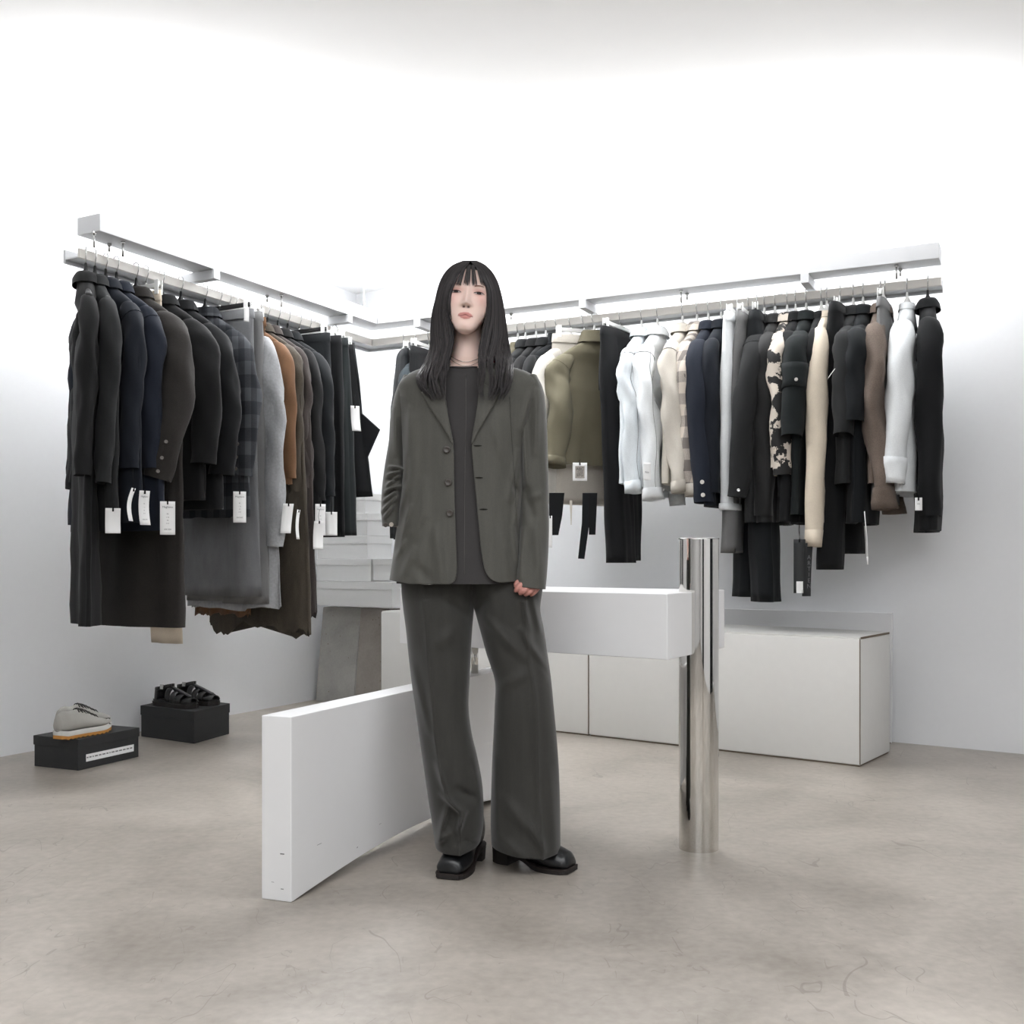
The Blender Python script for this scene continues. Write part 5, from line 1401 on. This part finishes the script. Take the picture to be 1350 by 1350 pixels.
def strand(P, r0, tone, nside=3):
    n0 = len(HV); m_ = len(P); rs = [r0 * min(1.0, 0.55 + i * 0.25) * (1.0 if i < m_ * 0.65 else max(0.12, 1 - ((i - m_ * 0.65) / (m_ * 0.35)) ** 1.4)) for i in range(m_)]
    V, Fc = tube_vf(P, rs, nside, False)
    HV.extend(V); HF.extend([tuple(i + n0 for i in f) for f in Fc]); HT.extend([tone] * len(V))
CLUMPS = {s: [(rnd.random(), rnd.uniform(-1, 1), rnd.uniform(0, 6.28)) for _ in range(34)] for s in (-1, 1)}
for s in (-1, 1):
    for q in range(1500):
        fr = rnd.random() ** 0.8
        phi = fr
        cl = min(CLUMPS[s], key=lambda c: abs(c[0] - phi)); 
        end = rnd.uniform(505, 529) - (6 if phi > 0.5 else 0)
        if rnd.random() < 0.18: end = rnd.uniform(450, 505)
        shell = 1.0 - 0.13 * rnd.random() ** 1.5
        ph1 = cl[2] + rnd.uniform(-.35, .35); am = rnd.uniform(0.6, 1.5); tone = min(1, max(0, rnd.gauss(0.38, 0.2)))
        P = []
        ys = np.concatenate([np.linspace(344.2, 362, 7)[:-1], np.linspace(362, end, 20)])
        g0_ = phi; o0, i0 = float(HO[s](344.2)), float(HI[s](344.2))
        P.append(pw(619.3 + s * 0.5, 343.7, 0.004 + 0.03 * (phi - 0.5)))
        for py in ys:
            f_low = max(0.0, (py - 425) / 100.0)
            g = phi + (cl[0] - phi) * 0.55 * min(1, f_low * 1.2)
            o, i_ = float(HO[s](py)), float(HI[s](py))
            sn_, cs_ = math.sin(PI * g), math.cos(PI * g)
            if g < 0.5:
                px = i_ + (o - i_) * (sn_ if py < 440 else sn_ + (2 * g - sn_) * min(1, (py - 440) / 40)); dy = -float(h_df(py)) * cs_
            else:
                px = o + (619 - o) * (1 - sn_); dy = -float(h_db(py)) * cs_
            mid = 619
            px = mid + (px - mid) * (shell if py < 470 else 1 - (1 - shell) * 0.4); dy *= shell
            wv = f_low * (2.6 * math.sin(py / 11.0 + ph1) + 1.2 * math.sin(py / 6.3 + ph1 * 2)) * am
            px += wv * (0.8 if g < 0.6 else 0.4)
            if py > 455 and g < 0.62:
                lim = jac_y(px, max(486, py)) - 0.020 - 0.018 * (1 - shell) / 0.13
                k_ = min(1, (py - 455) / 40.0); k_ = k_ * k_ * (3 - 2 * k_)
                dy = dy + (min(dy, lim) - dy) * k_
            if py < 440 and g < 0.55:
                dy = dy + (over_face(px, py, dy, 0.003 + 0.012 * (shell - 0.87)) - dy) * min(1, (440 - py) / 30) * min(1, max(0, (0.46 - g) / 0.16))
            P.append(pw(px, py, dy))
        strand(P, rnd.uniform(0.0010, 0.0017), tone)
# under-layer that closes the crown and the sides below the single strands
for s in (-1, 1):
    rows = []
    for py in np.concatenate([[344.0], np.linspace(344.6, 436, 34)]):
        row = []
        for g in np.linspace(0.0, 1.0, 36):
            o, i_ = float(HO[s](py)), float(HI[s](py)); sn_, cs_ = math.sin(PI * g), math.cos(PI * g)
            if g < 0.5: px, dy = i_ + (o - i_) * sn_, -float(h_df(py)) * cs_
            else: px, dy = o + (619 - o) * (1 - sn_), -float(h_db(py)) * cs_
            k_ = 0.90
            px = 619.3 + (px - 619.3) * k_; dy *= k_
            if py == 344.0: px, dy = 619.3, 0.006
            if g < 0.46 and py > 344: dy = dy + (over_face(px, py, dy, 0.0022) - dy) * min(1, (0.46 - g) / 0.16)
            row.append(pw(px, py + 0.9, dy))
        rows.append(row)
    V, Fc = loft_vf(rows, False); n0 = len(HV)
    HV.extend(V); HF.extend([tuple(i + n0 for i in f) for f in Fc]); HT.extend([0.0] * len(V))
# see-through fringe over the forehead
for q in range(330):
    u = rnd.uniform(-1, 1)
    gap = 0.5 + 0.5 * math.sin(u * 15 + 0.6)
    if abs(u) < 0.80 and rnd.random() < 0.62 * gap + 0.30: continue
    ex_ = 619 + 26.0 * u + rnd.uniform(-.8, .8); ey = 374.5 + rnd.uniform(-3, 3) + 15 * max(0, abs(u) - 0.84) / 0.16
    x0 = 620.5 + 11 * u
    P = []
    for k in range(10):
        t = k / 9; px = x0 + (ex_ - x0) * t ** 0.75; py = 348.5 + 2.5 * abs(u) + (ey - 348.5 - 2.5 * abs(u)) * t
        # lie on the forehead: head form at that column and height
        lp = HM.inverted() @ (pw(px, py, -0.09) - HC) / HS
        zz = min(0.099, lp.z + 0.002); yy = face_y(max(-.06, min(.06, lp.x)), zz) - 0.0035 - 0.004 * math.sin(PI * t)
        P.append(pw(px, py, over_face(px, py, 0.02, 0.0035 + 0.004 * math.sin(PI * t))))
    strand(P, rnd.uniform(0.0005, 0.0009), min(1, max(0, rnd.gauss(0.35, 0.15))))
# skull cap of hair under the strands
rows = []; n = 60; zs = np.linspace(-0.06, 0.100, 30)
cap = []
for z in zs:
    w, f, b_ = float(_w(z)), float(_f(z)), float(_b(z)); mm = 0.35 * f + 0.65 * (f + b_) / 2
    # front limit of the hair line: whole ring above the hairline, only sides and back below it
    a0 = -PI / 2 if z > 0.074 else (-0.15 - 0.9 * max(0, (z - 0.04) / 0.034) if z > 0.04 else -0.15)
    row = []
    for k in range(n):
        a = a0 + (PI - 2 * a0) * k / (n - 1); c, s_ = math.cos(a), math.sin(a); r = (abs(c) ** 2.3 + abs(s_) ** 2.3) ** (-1 / 2.3)
        row.append(hw_(((w + .003) * c * r, mm + ((b_ - mm) if s_ > 0 else (mm - f)) * s_ * r * 1.03 + (0.003 if s_ > 0 else -.002), z + (0.003 if z > 0.09 else 0))))
    cap.append(row)
V, Fc = loft_vf(cap, False, False, True); n0 = len(HV)
HV.extend([Vector(v) for v in V]); HF.extend([tuple(i + n0 for i in f) for f in Fc]); HT.extend([0.2] * len(V))
hair = pmk('hair', HV, HF, M['hair'])
ta = hair.data.attributes.new('tone', 'FLOAT', 'POINT'); ta.data.foreach_set('value', HT)
# ================================================================== SANDALS AND SNEAKERS
M['sandal'] = paint('black_smooth_leather', rgb(22, 22, 23), 0.38, 0.5, 0.15, 120, 0.1)
M['gum'] = paint('orange_gum_rubber', rgb(186, 130, 62), 0.6, 0.4, 0.1, 60, 0.06)
M['mid_white'] = paint('pale_grey_midsole', rgb(206, 205, 200), 0.6, 0.35, 0.05, 60, 0.03)
M['mesh_grey'] = fabric('grey_shoe_mesh', rgb(168, 166, 160), 0.85, 0.1, 700, 0.3)
M['lace'] = paint('dark_lace', rgb(70, 68, 66), 0.8, 0.2)
def frame_fn(origin, u, v):
    u, v = Vector(u).normalized(), Vector(v).normalized()
    return lambda a, b, z: Vector(origin) + u * a + v * b + Vector((0, 0, z))
sole_w = cr([0, .02, .06, .11, .17, .21, .245, .268, .275], [.020, .032, .036, .036, .045, .047, .040, .024, .008])
def sole_vf(W, z0, z1, g=0.0, L=.275, arch=0.0):
    xs = np.linspace(0.001, L, 36); out = [(a, float(sole_w(a)) + g) for a in xs]
    ol = out + [(a, -w) for a, w in out[::-1]]
    lo = [W(a, w, z0) for a, w in ol]; hi = [W(a, w, z1) for a, w in ol]
    V, Fc = loft_vf([lo, hi], True); n = len(ol)
    for i in range(n // 2 - 1):
        j = n - 1 - i
        Fc.append((i, i + 1, j - 1, j)); Fc.append((n + j, n + j - 1, n + i + 1, n + i))
    return V, Fc
def sandal(origin, z, u, v, label):
    root = empty('sandal', label, 'sandal', (origin.x, origin.y, z), 0, 'black sandals on the shoe box')
    W = frame_fn((0, 0, 0), u, v)
    mk('outsole', *sole_vf(W, 0.0, 0.020, 0.004), M['boot_sole'], root, False)
    mk('footbed', *sole_vf(W, 0.020, 0.030, -0.001), M['sandal'], root, False)
    def band(a0, a1, h, name, lean=0.0, th=.004, spread=1.0):
        R = []
        for i in range(5):
            a = a0 + (a1 - a0) * i / 4; w = float(sole_w(min(.27, a))) * spread - 0.001
            row = []
            for k in range(15):
                t = PI * k / 14
                row.append(W(a + lean * math.sin(t), w * math.cos(t) * (1 - 0.12 * math.sin(t)), 0.026 + (h - 0.026) * math.sin(t) ** 0.8))
            R.append(row)
        o = mk(name, *loft_vf(R, False), M['sandal'], root); add_mod_solid(o, th, 1); return o
    band(.232, .272, .046, 'toe_cap', -0.004)
    band(.194, .228, .060, 'strap', -0.012)
    band(.152, .190, .070, 'strap', -0.016)
    band(.108, .147, .084, 'strap', -0.012)
    # centre strip joining the straps
    R = []
    for i in range(14):
        a = .25 - .165 * i / 13; zz = .049 + .048 * (i / 13) ** 0.9
        R.append([W(a, -0.011, zz), W(a, 0.011, zz)])
    o = mk('centre_strip', *loft_vf(R, False), M['sandal'], root); add_mod_solid(o, .005, 1)
    # heel counter
    R = []
    for j in range(6):
        zz = .028 + .058 * j / 5; row = []
        for k in range(19):
            t = PI / 2 + PI * k / 18
            row.append(W(.050 + .048 * math.cos(t) + (0.004 * j / 5), (.033 - .003 * j / 5) * math.sin(t), zz))
        R.append(row)
    o = mk('heel_counter', *loft_vf(R, False), M['sandal'], root); add_mod_solid(o, .004, 0)
    # ankle strap with buckle
    R = []
    for j in range(4):
        row = []
        for k in range(25):
            t = 2 * PI * k / 24
            row.append(W(.062 + .052 * math.cos(t), .034 * math.sin(t), .076 + .018 * j / 3 + .014 * math.cos(t)))
        R.append(row)
    o = mk('ankle_strap', *loft_vf(R, False), M['sandal'], root); add_mod_solid(o, .004, 1)
    c = W(.085, -0.036, .094)
    b_ = box('buckle', (-.011, -.003, -.011), (.011, .003, .011), M['steel'], root, .001); b_.location = c; b_.rotation_euler = (0, 0, math.atan2(u.y, u.x))
    return root
zt = 0.1502
for off, e2o, lb in ((0.072, 0.335, 'black strappy sandal, the nearer of the pair on the black shoe box'), (0.205, 0.295, 'black strappy sandal, the one behind on the black shoe box')):
    o2 = fbx + e1 * off + e2 * e2o
    sandal(o2, zt, -e2, Vector((-(-e2).y, (-e2).x, 0)), lb)

def sneaker(origin, z, u, v, label):
    root = empty('sneaker', label, 'sneaker', (origin.x, origin.y, z), 0, 'pale sneakers on the shoe box')
    W = frame_fn((0, 0, 0), u, v)
    # lugged outsole
    xs = np.linspace(0.004, .272, 48); ring_lo, ring_hi = [], []
    rise = lambda a: 0.012 * max(0, (a - .20) / .075) ** 1.6 + 0.006 * max(0, (.03 - a) / .03)
    ol = [(a, float(sole_w(a))) for a in xs]; ol = ol + [(a, -w) for a, w in ol[::-1]]
    lo = [W(a, w, rise(a) + (0.004 if int(a * 90) % 2 else 0.0)) for a, w in ol]; hi = [W(a, w, rise(a) + 0.014) for a, w in ol]; h2 = [W(a, w + (0.002 if w > 0 else -0.002), rise(a) + 0.030 - 0.008 * (a > .24)) for a, w in ol]; h3 = [W(a, w * 0.93, rise(a) + 0.034 - 0.008 * (a > .24)) for a, w in ol]
    V, Fc = loft_vf([lo, hi], True); n = len(ol)
    for i in range(n // 2 - 1): Fc.append((i, i + 1, n - 2 - i, n - 1 - i))
    mk('outsole', V, Fc, M['gum'], root, False)
    mk('midsole', *loft_vf([hi, h2, h3], True), M['mid_white'], root)
    top_ = cr([0, .03, .07, .10, .14, .18, .22, .25, .272], [.098, .112, .108, .112, .100, .080, .064, .054, .034])
    rows = []
    for i in range(44):
        a = .004 + .267 * i / 43; w = float(sole_w(a)) * 0.95; t0 = float(top_(a)); b0 = 0.028 + rise(a); row = []
        for k in range(24):
            t = 2 * PI * k / 24; c, s = math.cos(t), math.sin(t); r = (abs(c) ** 2.5 + abs(s) ** 2.5) ** (-1 / 2.5)
            zc = b0 + (t0 - b0) * 0.4
            row.append(W(a, w * c * r * (1 - 0.42 * max(0, s) ** 1.2), zc + ((t0 - zc) if s > 0 else (zc - b0)) * s * r))
        rows.append(row)
    mk('upper', *loft_vf(rows, True, True, True), M['mesh_grey'], root)
    mb = None
    for q in range(6):
        a = .105 + .018 * q; zz = float(top_(a)) + 0.003; w = .020
        P = [W(a + .006, -w, zz - 0.012), W(a + .003, -w * 0.5, zz), W(a, 0, zz + 0.002), W(a - .003, w * 0.5, zz), W(a - .006, w, zz - 0.012)]
        tube('lace', P, 0.0024, M['lace'], root, 6)
        P = [W(a - .006, -w, zz - 0.012), W(a, 0, zz + 0.003), W(a + .006, w, zz - 0.012)]
        tube('lace', P, 0.0024, M['lace'], root, 6)
    R = []
    for i in range(10):
        a = .245 + .028 * i / 9; w = float(sole_w(min(a, .272))) * 0.97; row = []
        for k in range(13):
            t = PI * k / 12; row.append(W(a, w * math.cos(t), .030 + rise(a) + (float(top_(a)) * 0.62 - .028) * math.sin(t) ** 0.7))
        R.append(row)
    o = mk('toe_guard', *loft_vf(R, False), M['mid_white'], root); add_mod_solid(o, .003, 1)
    return root
dt = -w1
for off, back, lb in ((0.060, 0.395, 'pale grey sneaker with gum sole, nearer one on the labelled box'), (0.172, 0.285, 'pale grey sneaker with gum sole, far one by the wall')):
    o2 = sbx + w2 * off + w1.normalized() * back
    sneaker(o2, 0.1275, dt, Vector((-dt.y, dt.x, 0)), lb)

# ================================================================== PRICE TAGS
font = bpy.data.fonts.load('<builtin>') if not bpy.data.fonts else bpy.data.fonts[0]
def text_mesh(name, body, size, mat, parent, M4, spacing=1.0):
    cu = bpy.data.curves.new(name, 'FONT'); cu.body = body; cu.size = size; cu.align_x = 'CENTER'; cu.align_y = 'CENTER'; cu.space_line = spacing; cu.resolution_u = 2
    t = bpy.data.objects.new(name, cu); C.objects.link(t)
    dgx = bpy.context.evaluated_depsgraph_get(); me = bpy.data.meshes.new_from_object(t.evaluated_get(dgx))
    bpy.data.objects.remove(t, do_unlink=True)
    me.name = name; me.materials.clear(); me.materials.append(mat); me.transform(M4)
    o = bpy.data.objects.new(name, me); C.objects.link(o); o.parent = parent; return o
def price_tag(side, w, pxc, y0, y1, wpx, label, y_str=None, turn=0.0, lines=None, bend=0.0, mat='paper', slant=0.0, Y=None, grp='price tags on strings'):
    if Y is None:
        q = rack_at(side, pxc, w); Y = q.y
    P = at(pxc, y0, Y); h = (y1 - y0) / F * Y; wd = wpx / F * Y / max(0.15, math.cos(math.radians(turn)))
    view = math.atan2(-P.x, P.y)                          # card faces the viewer's side of the room
    root = empty('price_tag', label, 'price tag', P, view + math.radians(turn), grp)
    n = 10; R = []
    for i in range(n + 1):
        t = i / n; yb = bend * math.sin(PI * t) + bend * 0.5 * t; sx = slant * t * h
        xs = [-wd / 2, -wd * 0.09, wd * 0.09, wd / 2]
        z = -h * t
        R.append([(x + sx, yb, z) for k, x in enumerate(xs)])
    V, Fc = loft_vf(R, False); card = mk('card', V, Fc, M[mat], root, True); add_mod_solid(card, 0.0008, 1)
    if y_str is not None:
        hs = (y0 - y_str) / F * Y
        box('string_loop', (-0.0028, -0.0024, -0.012), (0.0028, 0.003, 0.001), M['string'], root)
        tube('string', [(0.002, 0.002, -0.008), (-0.003, 0.003, hs * 0.4), (0.002, 0.004, hs)], 0.0009, M['string'], root, 6)
    if lines:
        base = Matrix.Translation((0, -0.0022 + bend * 0.2, 0)) @ Matrix.Rotation(PI / 2, 4, 'X')
        for txt, zf, sz in lines:
            tf = min(1.0, zf); yb = bend * math.sin(PI * tf) + bend * 0.5 * tf
            text_mesh('lettering', txt, sz * wd, M['ink'], card, Matrix.Translation((slant * zf * h, yb - 0.0018, -h * zf)) @ Matrix.Rotation(PI / 2, 4, 'X'), 0.9)
    return root
ln = [('Magliano', 0.17, 0.20), ('M', 0.38, 0.15), ('1 23', 0.48, 0.11), ('48', 0.57, 0.11), ('0123', 0.66, 0.10), ('000.000', 0.84, 0.15)]
price_tag('L', .31, 149, 670, 703, 19, 'plain white price tag at the far left, bent at its foot', 632, 4, None, .008)
price_tag('L', .33, 176.5, 643.5, 687, 5, 'price tag seen edge on between two white ones', 618, 72, None, .012, slant=-0.10)
price_tag('L', .34, 191, 647, 692, 13, 'narrow curved price tag below the navy jacket', 616, 28, ln, .010, slant=0.04)
price_tag('L', .37, 221, 661, 705, 19, 'large printed price tag below the charcoal coat cuff', 632, 0, ln)
price_tag('L', .36, 316, 648, 689, 16.5, 'printed price tag over the pale grey linen dress', 622, 0, ln)
price_tag('L', .33, 380.5, 664, 703, 13.5, 'plain slanted price tag on the dark olive coat', 645, 12, None, .006, slant=-0.10)
price_tag('L', .33, 394, 672, 711, 4, 'narrow price tag edge on beside the slanted one', 655, 74, None, .006)
price_tag('L', .35, 422.5, 664.5, 706, 13.5, 'upper printed price tag of the overlapping pair', 655, 8, ln, .004)
price_tag('L', .37, 421, 687, 724, 13, 'lower blank price tag of the overlapping pair', 672, 14, None, .010, slant=-0.03)
price_tag('L', .36, 437, 675, 706, 15, 'square blank price tag in front of the grey shoe boxes', 652, 0, None, .004)
price_tag('L', .30, 468, 535, 568, 11.5, 'white price tag hanging from the black apron strap', 520, 18, None, .006, slant=0.08)
price_tag('R', .36, 725.5, 680, 722, 5, 'white price tag peeping out beside the blazer sleeve', 664, 0)
price_tag('R', .34, 853, 610, 633, 10, 'price tag showing between the white jacket sleeves', None, 0, [('No', .55, .4)])
price_tag('R', .34, 1211, 656, 673, 9, 'small white price tag at the right end of the rack', 640, 0, [('000', .5, .25)])
price_tag('L', .30, 325, 405, 424, 6.5, 'small white size clip tag on the grey skirt hanger', None, 10, None)
# tag with a dark picture in a white frame below the khaki jacket
tg = price_tag('R', .36, 764.5, 610, 634, 19, 'white framed tag with dark printed panel below the khaki cuff', 606, 8)
qv = rack_at('R', 764.5, .36); sc_ = qv.y / F
o = box('printed_panel', (-6.2 * sc_, -0.0022, -20.5 * sc_), (6.2 * sc_, -0.0012, -4.5 * sc_), M['slab_warm'], tg)
text_mesh('lettering', 'ABC\n123\nEFG', 5 * sc_, M['black_card'], tg, Matrix.Translation((0, -0.0026, -12.5 * sc_)) @ Matrix.Rotation(PI / 2, 4, 'X'), 0.8)
# two long black swing tags
tb = price_tag('R', .30, 1054, 711, 782, 15, 'long black swing tag with white price sticker', 680, 0, None, 0.0, 'black_card', grp='black swing tags')
qb = rack_at('R', 1054, .30); sb = qb.y / F
box('sticker', (-4.0 * sb, -0.003, -71 * sb), (4.5 * sb, -0.0012, -55.5 * sb), M['paper'], tb)
tube('string', [(0.0, 0.002, 0.0), (0.0, 0.004, 30 * sb)], 0.0009, M['string'], tb, 6)
tb2 = price_tag('R', .285, 1066, 716, 786, 11, 'black swing tag with faint vertical letters behind the sticker one', 690, 30, None, 0.004, 'black_card', slant=-0.04, grp='black swing tags')
text_mesh('lettering', 'A\nR\nT\nI\nE\nN', 8.0 * sb, M['scuff'], tb2, Matrix.Translation((0, -0.0036, -38 * sb)) @ Matrix.Rotation(PI / 2, 4, 'X'), 0.95)
# white drawstring cord hanging below the taupe coat
qc = rack_at('R', 1143, .30); s_ = qc.y / F
cd = empty('drawstring', 'white drawstring cord hanging below the taupe coat cuff', 'cord', at(1141, 690, qc.y))
tube('cord', [(-0.004, 0.0, 0.05), (0, 0, 0), (0.006, 0.0, -20 * s_), (0.008, 0, -45 * s_)], 0.0022, M['paper'], cd, 8)
tube('cord_end', [(0.008, 0, -44 * s_), (0.009, 0, -54 * s_)], [0.0036, 0.0022], M['paper'], cd, 8)
# black belt ends hanging under the pale grey skirt
qk = rack_at('R', 770, .20)
bt = empty('belted_trousers', 'black belted trousers showing only ends below the pale grey skirt', 'trousers', at(755, 664, qk.y))
def flat(name, pts, th, mat, par):
    Vq = [tuple(at(px, py, qk.y) - at(755, 664, qk.y)) for px, py in pts]; o = mk(name, Vq, [tuple(range(len(Vq)))], mat, par, False); add_mod_solid(o, th, 0); return o
flat('trouser_leg', [(724, 650), (744, 650), (741, 680), (736, 705.5), (728, 705.5), (724, 690)], .03, FB['black'], bt)
flat('belt_end', [(768, 650), (779, 650), (777, 690), (770.5, 737), (762, 736.5), (767, 690)], .004, FB['black_cool'], bt)
flat('belt_end', [(776, 650), (787.5, 650), (785, 705), (776.5, 705)], .006, FB['black'], bt)
flat('lining_strip', [(751, 660), (754.5, 660), (753.5, 692), (752.5, 692)], .003, FB['stone'], bt)
# zips on the long black overalls and the velvet snap
P = []
for k in range(12):
    t = k / 11; P.append(at(1091 + 20 * t, 500 - 20 * math.sin(t * 1.5), rack_at('R', 1100, .285).y))

zr = Matrix.Rotation(-ov.rotation_euler[2], 3, 'Z')
tube('zip', [zr @ (p - Vector(ov.location)) for p in P], 0.0022, M['steel'], ov, 6)
